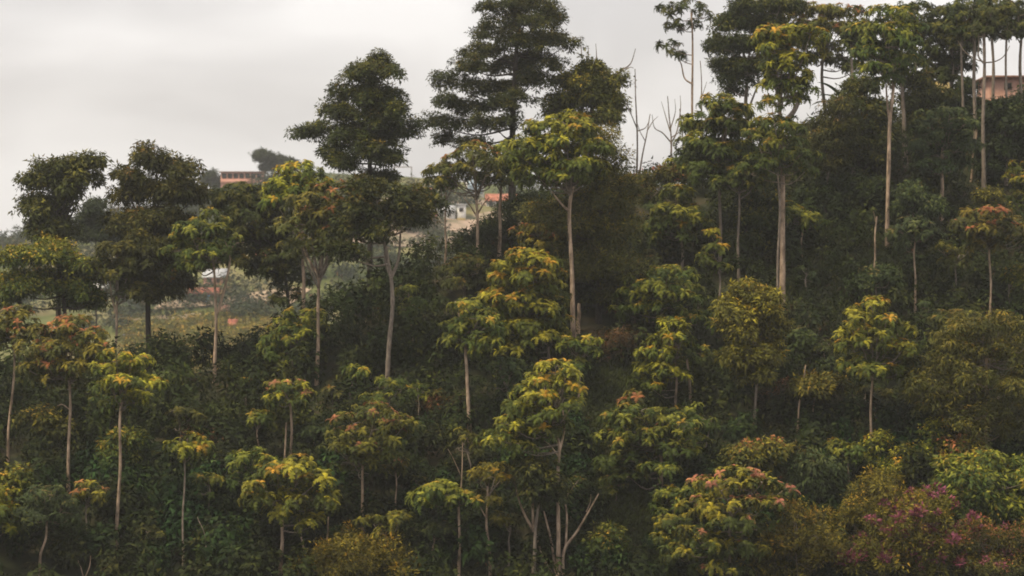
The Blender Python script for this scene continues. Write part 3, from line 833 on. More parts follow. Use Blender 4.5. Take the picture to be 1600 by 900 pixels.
tree('golden_tree', 'golden-yellow small-leaved tree on a slim trunk, centre right', (1180, 675),
     [(1170, 460, 34, 14), (1200, 468, 28, 14), (1150, 480, 30, 16), (1185, 492, 40, 20), (1160, 515, 36, 20), (1205, 512, 26, 20), (1180, 540, 40, 22), (1155, 560, 28, 18), (1200, 562, 30, 18), (1180, 585, 30, 14)],
     [(1180, 630), (1181, 570), (1180, 500)], 'broad', 'gold', (3, 2), 'bark_grey')
tree('twin_trunk_tree', 'twin-trunked yellowish tree with a pink tip at its top, in mid slope', (1057, 650),
     [(1052, 508, 20, 11), (1040, 530, 28, 12), (1068, 528, 22, 11), (1030, 552, 32, 13), (1060, 556, 26, 12), (1018, 575, 28, 11), (1048, 582, 30, 12), (1012, 596, 24, 9)],
     [(1056, 600), (1056, 550)], 'pinnate', 'yellow', (2.4, 1.8), 'bark_pale', limbs=[([(1079, 655), (1078, 600), (1073, 555)], 2.6, 1.6)])
tree('mid_slope_tree', 'large bright yellow-green tree filling the centre of the picture', (858, 590),
     [(820, 398, 32, 12), (848, 408, 26, 12), (800, 415, 30, 12), (835, 428, 44, 14), (785, 436, 30, 12), (862, 448, 28, 13), (815, 452, 46, 15), (775, 465, 36, 13), (855, 475, 34, 14), (810, 484, 44, 15), (870, 500, 26, 12), (835, 508, 44, 15), (785, 505, 34, 13), (860, 525, 34, 12), (810, 535, 34, 12)],
     [(858, 550), (850, 500), (835, 450)], 'pinnate', 'yellow', (3, 2.4), 'bark_grey', size=1.05)
tree('neighbour_tree', 'green tree with long pale trunk tucked against the bright central one', (734, 695),
     [(728, 478, 24, 12), (745, 492, 30, 13), (720, 508, 28, 13), (752, 515, 34, 14), (715, 528, 26, 11), (745, 540, 36, 12), (770, 530, 30, 12)],
     [(733, 640), (729, 590), (727, 545), (735, 510)], 'pinnate', 'green', (4, 2.6), 'bark_pale', limbs=[([(726, 530), (718, 495), (711, 470)], 1.8, 1)])
tree('red_capped_tree', 'small red-capped tree just above the bright central one', (857, 470),
     [(832, 358, 30, 9), (858, 360, 28, 9), (848, 374, 38, 11), (875, 376, 26, 10), (860, 392, 30, 10)], [(857, 420), (853, 380)], 'pinnate', 'red', (2.4, 1.8), 'bark_grey')
tree('dull_tree', 'dull olive tree low on the crest between slim trunks', (726, 470),
     [(728, 408, 26, 12), (708, 424, 28, 13), (748, 425, 24, 13), (725, 440, 36, 14)], [(726, 440), (727, 420)], 'pinnate', 'olive', (2.6, 1.8), 'bark_grey')
tree('crest_sapling', 'low yellow-lipped tree at the crest under the left pair of pale trunks', (455, 600),
     [(475, 492, 28, 11), (448, 508, 28, 12), (490, 510, 22, 12), (465, 526, 38, 15), (430, 535, 30, 15), (485, 540, 22, 13), (450, 552, 36, 12)], [(456, 570), (460, 530)], 'pinnate', 'green', (2.6, 2), 'bark_grey')

# ------------------------------------------------------------------ left and lower slope
tree('rusty_edge_tree', 'rusty red tree at the left frame edge on a thin pale trunk', (12, 722),
     [(30, 490, 28, 12), (8, 505, 30, 13), (42, 510, 24, 12), (20, 526, 36, 13), (-12, 522, 26, 12)], [(14, 680), (18, 620), (22, 560), (22, 525)], 'pinnate', 'red', (2.8, 1.8), 'bark_pale')
tree('broad_red_tree', 'broad red-tinged tree on a straight pale trunk at left', (107, 778),
     [(112, 505, 34, 12), (80, 520, 34, 13), (140, 525, 28, 13), (55, 540, 32, 13), (105, 545, 46, 15), (150, 548, 26, 13), (70, 565, 40, 14), (125, 572, 42, 14), (50, 575, 26, 11), (95, 590, 40, 12)],
     [(107, 720), (108, 660), (110, 615), (108, 570)], 'pinnate', 'red', (3.4, 2.4), 'bark_pale', limbs=[([(109, 640), (98, 632), (90, 634)], 1.2, .6)])
tree('yellow_plumed_tree', 'yellow-plumed tree on a tall straight pale trunk right of the broad red one', (183, 865),
     [(185, 556, 30, 11), (215, 566, 28, 11), (172, 575, 28, 11), (200, 584, 40, 13), (240, 592, 24, 12), (180, 602, 32, 13), (218, 608, 34, 14), (195, 628, 34, 13)],
     [(183, 800), (187, 720), (188, 660), (190, 610)], 'pinnate', 'yellow', (3.6, 2.6), 'bark_pale')
tree('star_crowned_sapling', 'small sapling with a single star-shaped yellow crown on a thin straight stem', (286, 892),
     [(294, 684, 22, 8), (280, 698, 20, 10), (308, 698, 18, 10), (293, 712, 24, 10)], [(286, 820), (287, 760), (290, 705)], 'big', 'yellow', (2.2, 1.6), 'bark_grey', extra=False)
tree('edge_sprig', 'bright green tree cut by the left frame edge near the bottom', (-12, 905),
     [(2, 755, 22, 11), (12, 775, 26, 13), (-8, 790, 30, 14), (18, 798, 24, 12), (2, 818, 30, 12)], [(-10, 840), (-4, 800)], 'pinnate', 'yellow', (2.6, 2), 'bark_grey')
tree('low_tree', 'low dull-green tree with a curved pale stem at lower left', (62, 905),
     [(75, 768, 32, 11), (50, 782, 28, 11), (98, 785, 28, 12), (75, 798, 42, 13), (100, 808, 24, 10)], [(64, 870), (70, 840), (76, 800)], 'pinnate', 'grey', (3, 2), 'bark_pale')
tree('round_capped_tree', 'neat round-capped tree with red and yellow top, above the lower left clump', (453, 735),
     [(448, 602, 32, 10), (425, 616, 24, 11), (472, 616, 22, 11), (450, 628, 34, 12)], [(454, 690), (456, 650), (452, 625)], 'pinnate', 'pink', (3.2, 2.2), 'bark_pale', limbs=[([(444, 735), (446, 700), (448, 660)], 2, 1.2)], size=0.95)
tree('lobed_tree', 'tree with fat yellow-green lobed sprays on a pale trunk, low left of centre', (438, 910),
     [(468, 722, 28, 10), (435, 735, 30, 12), (405, 752, 24, 11), (465, 752, 30, 13), (500, 748, 24, 13), (430, 772, 40, 14), (395, 778, 20, 10), (478, 782, 34, 13), (505, 775, 20, 11), (440, 798, 34, 11), (490, 808, 28, 11)],
     [(439, 860), (442, 815), (444, 775)], 'big', 'yellow', (4.2, 2.8), 'bark_pale', limbs=[([(482, 900), (476, 865), (470, 835), (468, 810)], 2, 1.2), ([(488, 890), (500, 862), (512, 840), (515, 805)], 1.6, .9)])
tree('rust_tipped_tree', 'wide rust-tipped tree on a pale trunk, lower middle-left', (567, 850),
     [(580, 640, 36, 12), (612, 652, 30, 12), (550, 655, 30, 12), (635, 662, 22, 10), (585, 668, 46, 14), (535, 680, 32, 12), (620, 682, 32, 13), (570, 696, 46, 14), (525, 698, 22, 10), (600, 712, 40, 13), (555, 722, 38, 12)],
     [(567, 800), (565, 750), (570, 700)], 'pinnate', 'rust', (3.2, 2.4), 'bark_pale')
tree('thin_sapling', 'thin sapling half hidden right of the rust-tipped tree', (619, 825), [(615, 722, 22, 9), (628, 732, 16, 8), (606, 734, 14, 8)], [(619, 780), (618, 735)], 'pinnate', 'red', (1.9, 1.3), 'bark_pale', extra=False)
tree('umbrella_fern_tree', 'flat umbrella-crowned tree with a slim grey trunk, bottom left of centre', (717, 905),
     [(690, 762, 32, 9), (662, 772, 26, 9), (715, 772, 28, 9), (690, 780, 40, 10), (735, 780, 20, 9)], [(717, 850), (718, 800), (712, 778)], 'pinnate', 'green', (3, 2), 'bark_pale',
     limbs=[([(719, 780), (722, 740), (723, 690)], 1.2, .6), ([(721, 745), (708, 715), (700, 700)], .8, .4)])
tree('palm_tufted_tree', 'slim tree with a drooping brown tuft beside the flat umbrella crown', (766, 905),
     [(772, 732, 26, 10), (752, 740, 20, 10), (785, 745, 18, 9), (760, 775, 18, 12)], [(764, 850), (760, 805), (762, 760)], 'pinnate', 'gold', (3, 2), 'bark_pale', limbs=[([(760, 810), (750, 790), (748, 775)], 1.2, .6)])
tree('forked_tree', 'yellow-tipped tree on a slim reddish trunk forking in a narrow V, lower centre', (872, 905),
     [(868, 572, 28, 9), (888, 584, 20, 9), (850, 592, 30, 10), (880, 602, 34, 11), (825, 610, 26, 11), (855, 620, 38, 12), (890, 630, 24, 10), (808, 632, 28, 12), (840, 645, 42, 13), (795, 662, 30, 11), (825, 672, 44, 13), (775, 684, 28, 10), (800, 692, 36, 11), (865, 660, 30, 12)],
     [(872, 820), (873, 740), (874, 700), (866, 670), (862, 640)], 'pinnate', 'yellow', (4, 2.6), 'bark_pale', limbs=[([(874, 705), (882, 670), (879, 640)], 2.2, 1.2), ([(872, 712), (860, 696), (850, 688)], 1.4, .6)])
tree('many_stemmed_tree', 'bare many-stemmed shrub tree spreading pale limbs at the bottom centre', (868, 900), [],
     [(850, 872), (838, 840), (832, 815)], rad=(2.8, 2.0), bark='bark_pale', limbs=[([(834, 830), (818, 800), (808, 770), (801, 735)], 2.6, 1), ([(833, 820), (832, 780), (829, 740), (830, 715)], 2.2, .9),
     ([(868, 895), (862, 850), (855, 820), (850, 800)], 2.4, 1.2), ([(880, 905), (881, 860), (900, 830), (918, 798), (934, 768)], 3, .9), ([(884, 852), (886, 810), (885, 780), (905, 752)], 2, .7), ([(916, 800), (922, 785), (923, 772)], 1, .4)])
tree('dark_stem_tree', 'dark leafy tree on a mottled trunk behind the bare many-stemmed one', (832, 910),
     [(840, 725, 30, 12), (820, 745, 28, 12), (855, 750, 26, 12), (838, 768, 34, 14)], [(836, 840), (842, 790), (838, 750)], 'broad', 'dark', (3.6, 2.6), 'bark_grey')
tree('layered_slope_tree', 'broad flat-layered tree with yellow upper sprays and stubby pale trunk, right of bottom centre', (1035, 790),
     [(1000, 640, 36, 9), (965, 650, 30, 9), (1035, 648, 34, 10), (1065, 660, 30, 10), (985, 664, 40, 11), (1030, 672, 46, 12), (1085, 680, 24, 10), (960, 680, 26, 10), (1005, 690, 46, 13), (1055, 700, 38, 12), (970, 715, 36, 13), (1020, 722, 44, 13), (985, 740, 34, 11)],
     [(1035, 765), (1033, 730), (1030, 690)], 'pinnate', 'green', (4, 3), 'bark_pale')
tree('pink_crested_tree', 'big foreground tree with pink-crested yellow sprays over dark glossy leaves', (1140, 960),
     [(1150, 738, 40, 10), (1115, 752, 36, 11), (1185, 750, 40, 11), (1225, 762, 26, 10), (1145, 770, 50, 14), (1095, 785, 36, 13), (1195, 785, 40, 14), (1125, 805, 50, 16), (1175, 818, 44, 18), (1065, 818, 44, 13), (1100, 840, 50, 16), (1150, 855, 50, 18), (1045, 845, 36, 11), (1070, 872, 44, 12), (1120, 885, 46, 16)],
     [(1140, 900), (1140, 840), (1142, 780)], 'big', 'pink', (4, 3), 'bark_grey', dens=1.0, size=0.85)
tree('leaning_sapling', 'thin bare sapling leaning right above a fern-like tuft, lower right of centre', (1243, 690),
     [], [(1250, 630), (1259, 570)], rad=(2, 1.2), bark='bark_pale', cat='pole')
tree('fern_tuft_plant', 'fern-like tuft with reddish tips at the foot of the leaning stem', (1243, 735),
     [(1245, 698, 24, 9), (1232, 710, 18, 8), (1262, 706, 16, 8)], [(1243, 715)], 'big', 'red', (1.6, 1.2), 'bark_grey', cat='plant', extra=False, size=0.7)
tree('yellow_green_tree', 'full yellow-green tree with pinkish lobed tips on a straight thin trunk at right', (1360, 735),
     [(1362, 476, 24, 11), (1340, 492, 26, 12), (1378, 500, 26, 12), (1330, 515, 26, 12), (1362, 518, 36, 14), (1405, 515, 26, 12), (1345, 540, 40, 15), (1395, 542, 38, 15), (1415, 558, 22, 12), (1360, 562, 42, 14), (1398, 575, 34, 12), (1335, 572, 28, 11)],
     [(1361, 680), (1362, 610), (1363, 560)], 'pinnate', 'yellow', (2.6, 2), 'bark_pale', size=1.05)
tree('willowy_tree', 'large olive-gold willowy tree spreading from the right frame edge', (1540, 760),
     [(1520, 515, 40, 16), (1560, 508, 36, 15), (1595, 520, 30, 18), (1500, 540, 40, 16), (1545, 545, 46, 20), (1585, 560, 36, 20), (1475, 568, 40, 15), (1520, 580, 46, 18), (1450, 595, 34, 13), (1495, 608, 44, 16), (1565, 600, 46, 22), (1435, 620, 24, 10), (1470, 635, 38, 13), (1530, 630, 46, 18), (1590, 640, 36, 22), (1500, 655, 40, 14), (1560, 665, 40, 16)],
     [(1540, 690), (1541, 610), (1542, 550)], 'droop', 'oliveg', (3.6, 2.6), 'bark_pale', size=0.95)


# ------------------------------------------------------------------ shrubs in the foreground
def bush(name, label, base, crown, kind='fine', pal='gold', **k):
    return tree(name, label, base, crown, [(base[0], base[1] - 14), (crown[0][0], crown[0][1] + 4)], kind, pal, (2, 1.2), 'bark_grey', cat='shrub', **k)


bush('feathery_bush', 'feathery golden bush at the bottom edge, left of centre', (555, 935),
     [(555, 852, 30, 18), (520, 868, 40, 20), (592, 868, 40, 20), (555, 885, 60, 20), (490, 888, 34, 18), (625, 890, 30, 16)], 'fine', 'gold')
bush('yellowish_bush', 'fine-leaved yellowish bush below the pink-crested tree at bottom right', (1250, 950),
     [(1240, 800, 34, 20), (1265, 830, 40, 24), (1225, 850, 40, 24), (1270, 870, 44, 26), (1220, 885, 40, 22), (1300, 850, 30, 24)], 'fine', 'gold')
bush('grey_leaved_bush', 'greyish broad-leaved bush in shade above the yellowish bush', (1280, 800),
     [(1275, 725, 30, 16), (1300, 740, 30, 16), (1265, 750, 30, 16), (1295, 765, 30, 16)], 'droop', 'grey')
bush('bright_yellow_bush', 'bright yellow-green bush right of the thin straight trunk', (1370, 880),
     [(1375, 758, 36, 18), (1345, 775, 30, 18), (1400, 780, 34, 20), (1370, 800, 44, 22), (1330, 815, 34, 20), (1410, 815, 30, 20)], 'fine', 'gold')
bush('magenta_flowering_bush', 'bush covered in magenta flower heads at bottom right', (1420, 945),
     [(1450, 790, 40, 18), (1415, 810, 40, 18), (1380, 830, 34, 18), (1480, 815, 34, 18), (1430, 840, 50, 20), (1360, 860, 40, 18), (1460, 855, 40, 20), (1400, 875, 50, 20), (1335, 885, 34, 16), (1450, 890, 44, 18)], 'fine', 'gold',
     blooms=(270, (0.15, 0.035, 0.05), (0.27, 0.085, 0.115), 0.27))
bush('flecked_bush', 'mixed green bush with reddish flecks in the bottom right corner', (1560, 945),
     [(1530, 830, 40, 18), (1570, 840, 40, 20), (1500, 850, 36, 18), (1600, 830, 34, 20), (1545, 870, 50, 20), (1595, 880, 40, 20), (1505, 890, 44, 18)], 'fine', 'red', blooms=(40, (0.15, 0.035, 0.05), (0.25, 0.09, 0.10), 0.24))
bush('leafy_green_bush', 'leafy yellow-green bush along the right edge above the flowering ones', (1555, 870),
     [(1500, 735, 34, 18), (1535, 725, 34, 18), (1480, 762, 34, 18), (1520, 765, 40, 20), (1565, 755, 40, 20), (1600, 740, 34, 24), (1500, 795, 40, 20), (1555, 795, 44, 20), (1600, 790, 34, 22)], 'broad', 'green')
for lab, b_, c_ in [
    ('upright young plant with big pale leaves at the foot of the thin straight trunk', (1370, 750), [(1372, 690, 12, 10), (1362, 712, 16, 12), (1378, 724, 14, 12)]),
    ('short upright leafy plant between the straight trunk and the tall pale plant', (1404, 780), [(1406, 708, 12, 8), (1402, 726, 12, 10), (1408, 745, 10, 10)]),
    ('tall pale leafy plant standing out against the shade at lower right', (1460, 760), [(1456, 672, 16, 10), (1462, 690, 18, 12), (1452, 708, 14, 12), (1464, 725, 12, 12)]),
]:
    tree('leafy_plant', lab, b_, c_, [(c_[0][0], c_[0][1])], 'broad', 'yellow', (1.4, .8), 'bark_pale', cat='plant', group='young broad-leaved plants at lower right', extra=False, size=0.7)
tree('fallen_twig', 'dry bare twigs low at the bottom left edge', (135, 912), [], [(128, 890), (112, 872)], rad=(1.4, .6), bark='bark_pale', cat='twig',
     limbs=[([(132, 905), (140, 885), (142, 868)], 1.2, .5), ([(135, 910), (160, 890), (178, 880)], 1.2, .5), ([(128, 892), (122, 876), (124, 866)], .8, .4)])
tree('bent_stem', 'thin bent bare stem right of the star-crowned sapling', (325, 905), [], [(322, 860), (316, 825), (308, 808)], rad=(1.5, .8), bark='bark_grey', cat='pole')

# banana plant by the crest: every leaf a part of its own
bD = cr(1320) + 1.5
b0 = ray(1322, 250, bD)
b0[2] = float(ground(b0[0], b0[1])) - 0.05
broot = tag(link('banana_plant', None, loc=tuple(b0)), 'banana plant with long arching leaves on the crest beside the rusty tree', 'banana plant')
bs = bD / F
ta = Acc()
tube(ta, [(0, 0, -0.3), (0.05, 0, 1.5), (0.1, 0.05, 3.2)], [0.2, 0.17, 0.12], 8)
link('trunk', ta.mesh('trunk', M['bark_grey'], True), broot)
r = np.random.default_rng(77)
for k, (ax, ln, el) in enumerate([(200, 3.6, 62), (165, 3.2, 30), (150, 3.0, 48), (20, 2.6, 60), (-20, 2.8, 40), (60, 2.6, 66), (-80, 2.8, 45), (100, 2.6, 50), (235, 2.4, 20)]):
    a = math.radians(ax); h = np.array([math.cos(a), math.sin(a), 0]); sdv = np.array([-h[1], h[0], 0])
    p = np.array([0.1, 0.05, 3.1]); Vv, Qq = [], []
    N = 9
    for i in range(N + 1):
        t = i / N
        e = math.radians(el - 75 * t ** 1.4)
        wd = 0.36 * max(0.03, math.sin(math.pi * min(1, 0.06 + 0.94 * t)) ** 0.6)
        Vv += [p + sdv * wd - np.array([0, 0, 0.35 * wd]), p, p - sdv * wd - np.array([0, 0, 0.35 * wd])]
        p = p + (h * math.cos(e) + np.array([0, 0, math.sin(e)])) * ln / N
    for i in range(N):
        Qq += [(3 * i, 3 * i + 1, 3 * i + 4, 3 * i + 3), (3 * i + 1, 3 * i + 2, 3 * i + 5, 3 * i + 4)]
    cc = np.array([[0.045, 0.075, 0.022], [0.10, 0.115, 0.028]][k % 2]) * np.ones((len(Vv), 1))
    link('leaf', mesh_np('leaf', Vv, Qq, cc, M['leaf'], True), broot)

# ------------------------------------------------------------------ coffee bushes
def make_bush_tpl(seed, n):
    r = np.random.default_rng(seed)
    ac = Acc()
    d = r.normal(size=(n * 2, 3)); d /= np.linalg.norm(d, axis=1)[:, None]
    d = d[d[:, 2] > -0.35][:n]
    pos = d * np.array([0.78, 0.78, 0.80]) * r.uniform(0.6, 1.0, (len(d), 1)) + np.array([0, 0, 0.85])
    pos[:, 0] *= 1 - 0.18 * pos[:, 2] / 1.6
    PAL['coffee'] = ((0.015, 0.028, 0.007), (0.050, 0.066, 0.012), (0.07, 0.06, 0.02), 0.4, 0.05)
    yg = (r.uniform(size=len(d)) < 0.35) * r.uniform(0.4, 1, len(d))
    place(ac, T['broad'], pos, np.array([0, 0, 0.8]) + d * 1.3, np.full(len(d), 0.42) * r.uniform(0.8, 1.2, len(d)), 'coffee', yg, np.zeros(len(d)), r)
    return ac


NB = 6
bush_near = [make_bush_tpl(300 + i, 17) for i in range(NB)]
near_me = [b.mesh('coffee_bush', M['coffee']) for b in bush_near]
far_tp = [make_bush_tpl(400 + i, 9) for i in range(NB)]

r = np.random.default_rng(5)
FEET = [p[0] for p in PLACED if p[2] not in ('young_tree', 'sapling', 'bracken_patch', 'understorey_tree', 'far_tree')]
spots = []
yv = 128.0
while yv < 206:
    x0, x1 = -0.26 * yv, 0.26 * yv
    n = int((x1 - x0) / 1.6)
    xs = x0 + (np.arange(n) + r.uniform(-0.35, 0.35, n)) * 1.6
    ys = yv + r.uniform(-0.45, 0.45, n)
    for x, y in zip(xs, ys):
        px = 800 + F * x / y
        if y > np.interp(px, R_PX, R_D) + 2.5:
            continue
        z = float(ground(x, y))
        py = HOR - F * z / y
        if py > 985:
            continue
        # trodden ground in front of the tree feet
        if any(abs(px - b[0]) < 17 and -6 < py - b[1] < 44 for b in FEET):
            continue
        # open grassy ride and clearing
        if ((px - 955 - (py - 640) * 0.08) / 46) ** 2 < 1 and 590 < py < 880 and r.uniform() < 0.8:
            continue
        if ((px - 1330) / 80) ** 2 + ((py - 440) / 40) ** 2 < 1 and r.uniform() < 0.6:
            continue
        sc = r.uniform(0.8, 1.65) * (1.12 if px < 620 else 1.0)
        spots.append((x, y, z, px, py, sc))
    yv += 1.7
spots.sort(key=lambda s: s[1])
vis = [s for s in spots if 0 < s[3] < 1600 and s[4] - 30 < 900]
indiv = set(id(s) for s in vis[:300])
stuff = Acc()
for s in spots:
    x, y, z, px, py, sc = s
    a = r.uniform(0, 2 * math.pi)
    if id(s) in indiv:
        o = link('coffee_bush', near_me[r.integers(0, NB)], loc=(x, y, z - 0.1))
        o.rotation_euler = (0, 0, a)
        o.scale = (sc * r.uniform(0.9, 1.15), sc, sc * r.uniform(0.85, 1.2))
        tag(o, 'low dark green coffee bush on the lower slope under the trees', 'coffee bush', 'coffee bushes on the slope')
    else:
        b = far_tp[r.integers(0, NB)]
        Vv, Qq, Cc = np.concatenate(b.v), np.concatenate(b.q), np.concatenate(b.c)
        ca, sa = math.cos(a), math.sin(a)
        W = np.stack([Vv[:, 0] * ca - Vv[:, 1] * sa, Vv[:, 0] * sa + Vv[:, 1] * ca, Vv[:, 2] * r.uniform(0.85, 1.25)], -1) * sc * 1.05 + np.array([x, y, z - 0.1])
        v_ = r.uniform(0, 1)
        stuff.add(W, Qq, Cc * (0.75 + 0.7 * v_) * np.array([1 + 0.25 * r.uniform(-0.5, 1) * v_, 1.0, 1 - 0.2 * v_]))
tag(link('coffee_undergrowth', stuff.mesh('coffee_undergrowth', M['coffee'])), 'dense dark coffee bushes massed over the upper slope', 'undergrowth', kind='stuff')

# saplings and bracken among the coffee
rs = np.random.default_rng(91)
for lab, px, py, h_, pal in [
    ('small yellowish sapling among the coffee, right of the umbrella-crowned tree trunk', 655, 660, 55, 'green'),
    ('low yellow sapling beside the red-capped slope below the umbrella tree', 690, 655, 40, 'olive'),
    ('small green sapling just left of the golden willowy tree', 1102, 600, 55, 'green'),
    ('low leafy sapling in the shade under the thickest trunk', 1260, 470, 50, 'grey'),
    ('dull sapling in the shade between the golden and the yellow-green trees', 1285, 590, 60, 'olive'),
    ('low sapling right of the yellow-green tree', 1450, 520, 45, 'grey'),
    ('small olive sapling below the round-capped tree, toward the rust-tipped tree', 520, 660, 50, 'olive'),
    ('small dull sapling left of the star-crowned sapling', 245, 760, 50, 'olive'),
    ('low sapling between the lobed tree and the feathery bush', 360, 830, 55, 'grey'),
    ('tiny yellowish sapling on the coffee crest at left', 385, 640, 45, 'green'),
    ('low olive sapling right of the rust-tipped tree toward the flat umbrella crown', 655, 800, 50, 'olive'),
    ('small sapling under the layered tree right of bottom centre', 960, 800, 50, 'green'),
]:
    cw = h_ * 0.45
    tree('sapling', lab, (px, py), [(px - cw * 0.3, py - h_, cw * 0.6, cw * 0.22), (px + cw * 0.35, py - h_ + 8, cw * 0.55, cw * 0.22), (px, py - h_ + 16, cw * 0.8, cw * 0.25)], [(px + rs.uniform(-3, 3), py - h_ * 0.5), (px, py - h_ + 6)], 'pinnate', pal, (1.5, 1), 'bark_grey', group='saplings among the coffee', extra=False, size=0.8)
for lab, base, crown in [
    ('reddish-brown bracken patch right of the broken stump', (965, 575), [(950, 538, 34, 10), (980, 532, 34, 10), (965, 550, 44, 10)]),
    ('brownish bracken patch on the slope left of the forked tree', (690, 660), [(680, 632, 34, 10), (705, 640, 34, 10)]),
    ('brownish bracken patch between the golden tree and the leaning sapling', (1215, 650), [(1205, 620, 30, 10), (1235, 612, 30, 10), (1255, 630, 26, 10)]),
    ('brownish bracken patch at the lower left behind the star-crowned sapling', (330, 720), [(320, 690, 34, 10), (350, 698, 30, 10)]),
]:
    tree('bracken_patch', lab, base, crown, [(base[0], base[1] - 10)], 'fine', 'bracken', (1.2, .8), 'bark_grey', cat='bracken', group='bracken patches', extra=False)

# young shade trees in the gaps between the named ones
ry_ = np.random.default_rng(404)
done, made = [], 0
named = [(p[0], p[1], p[2]) for p in PLACED if p[1]]
tries = 0
seen_lab = set()
while made < 40 and tries < 6000:
    tries += 1
    px, py = ry_.uniform(25, 1585), ry_.uniform(380, 900)
    if py < np.interp(px, R_PX, R_PY) + (110 if px < 640 else 25):
        continue
    h_ = ry_.uniform(55, 120)
    top = (px, py - h_)
    if any(abs(px - b[0]) < 26 and abs(py - b[1]) < 60 for b, c, n_ in named) or any(math.hypot(px - q[0], (py - q[1]) * 0.8) < 74 for q in done):
        continue
    if any(math.hypot(c_[0] - top[0], (c_[1] - top[1])) < 34 for b, c, n_ in named for c_ in c):
        continue
    near = min(named, key=lambda t: math.hypot(np.mean([c_[0] for c_ in t[1]]) - px, np.mean([c_[1] for c_ in t[1]]) - top[1]))
    nx, ny = np.mean([c_[0] for c_ in near[1]]), np.mean([c_[1] for c_ in near[1]])
    rel = ('left of' if px < nx else 'right of') if abs(px - nx) > abs(top[1] - ny) else ('above' if top[1] < ny else 'below')
    pal = ['green', 'olive', 'grey', 'green', 'oliveg', 'red'][ry_.integers(0, 6)]
    tone = {'green': 'green', 'olive': 'olive-brown', 'grey': 'dull green', 'oliveg': 'olive', 'red': 'reddish-tipped'}[pal]
    lab = 'young %s tree just %s the %s' % (tone, rel, near[2].replace('_', ' '))
    if lab in seen_lab:
        lab = 'smaller ' + lab if 'smaller ' + lab not in seen_lab else lab + ', lower down the slope'
    if lab in seen_lab:
        continue
    seen_lab.add(lab)
    done.append((px, py)); made += 1
    wv = h_ * ry_.uniform(0.26, 0.42)
    nb_ = ry_.integers(3, 7)
    cb = [(px + ry_.uniform(-0.7, 0.7) * wv, py - h_ + ry_.uniform(0, 0.45) * h_ * 0.8, wv * ry_.uniform(0.45, 0.75), wv * ry_.uniform(0.2, 0.32)) for _ in range(nb_)]
    tree('young_tree', lab, (px, py), cb, [(px + ry_.uniform(-5, 5), py - h_ * 0.4), (px + ry_.uniform(-4, 4), py - h_ * 0.75)], ['pinnate', 'pinnate', 'broad'][made % 3], pal, (2.0, 1.4), ['bark_pale', 'bark_grey'][made % 2], group='young trees among the coffee', extra=made % 2 == 0, size=0.9)

# weeds and grass on the open ground
wd = Acc()
n = 2600
wx = r.uniform(-0.25, 0.25, n); wy = r.uniform(130, 198, n); wx = wx * wy
pxs = 800 + F * wx / wy
keep = wy < np.interp(pxs, R_PX, R_D) + 1.5
wx, wy = wx[keep], wy[keep]
PAL['weed'] = ((0.030, 0.034, 0.012), (0.085, 0.066, 0.020), (0.13, 0.06, 0.03), 0.5, 0.1)
pos = np.stack([wx, wy, ground(wx, wy) + r.uniform(0.1, 0.9, len(wx))], -1)
place(wd, T['droop'], pos, np.tile([0, 0, 1.0], (len(wx), 1)), r.uniform(0.35, 0.75, len(wx)), 'weed', (r.uniform(size=len(wx)) < 0.5) * r.uniform(0.3, 1, len(wx)), (r.uniform(size=len(wx)) < 0.06) * 1.0, r)
tag(link('weeds', wd.mesh('weeds', M['leaf'])), 'brownish weeds and low plants between the coffee bushes', 'weeds', kind='stuff')

gr = Acc()
n = 26000
gx = []
cand_px = np.concatenate([955 + r.normal(size=n) * 34, 1330 + r.normal(size=n // 2) * 60])
cand_py = np.concatenate([r.uniform(575, 900, n), 430 + r.normal(size=n // 2) * 26])
cand_px[:n] += (cand_py[:n] - 640) * 0.08
# map the clearing's outline onto the ground with a coarse table of distances
tabx = np.arange(780, 1560, 30); taby = np.arange(340, 930, 15)
TD = np.array([[hit(a, b) for a in tabx] for b in taby])
ix = np.clip(((cand_px - tabx[0]) / 30).astype(int), 0, len(tabx) - 1); iy = np.clip(((cand_py - taby[0]) / 15).astype(int), 0, len(taby) - 1)
gD = TD[iy, ix] + r.uniform(-0.8, 0.8, len(ix))
gx = (cand_px - 800) / F * gD
gz = ground(gx, gD)
a = r.uniform(0, 2 * np.pi, len(gx)); h = r.uniform(0.25, 0.75, len(gx)); ln = r.uniform(0.1, 0.45, len(gx))
dx, dy = np.cos(a), np.sin(a)
Pb = np.stack([gx, gD, gz], -1)
sdv = np.stack([-dy, dx, 0 * dx], -1) * 0.025
fw = np.stack([dx, dy, 0 * dx], -1) * ln[:, None]
upv = np.zeros_like(Pb); upv[:, 2] = h
Vv = np.stack([Pb - sdv, Pb + sdv, Pb + sdv * 0.7 + fw * 0.4 + upv * 0.7, Pb + fw + upv * 0.9], 1).reshape(-1, 3)
Qq = np.arange(len(Vv)).reshape(-1, 4)
c = np.array([0.055, 0.066, 0.020]) * r.uniform(0.6, 1.4, (len(gx), 1))
c = np.repeat(c, 4, 0)
tag(link('grass', mesh_np('grass', Vv, Qq, c, M['leaf'])), 'soft grass in the open ride down the slope', 'grass', kind='stuff')


# ------------------------------------------------------------------ far slope: woods, fields, tracks, houses
def far_hit(px, py):
    D = np.arange(300, 662, 1.0)
    g = ground((px - 800) / F * D, D)
    idx = np.nonzero(g >= (HOR - py) / F * D)[0]
    return float(D[idx[0]]) if len(idx) else 655.0


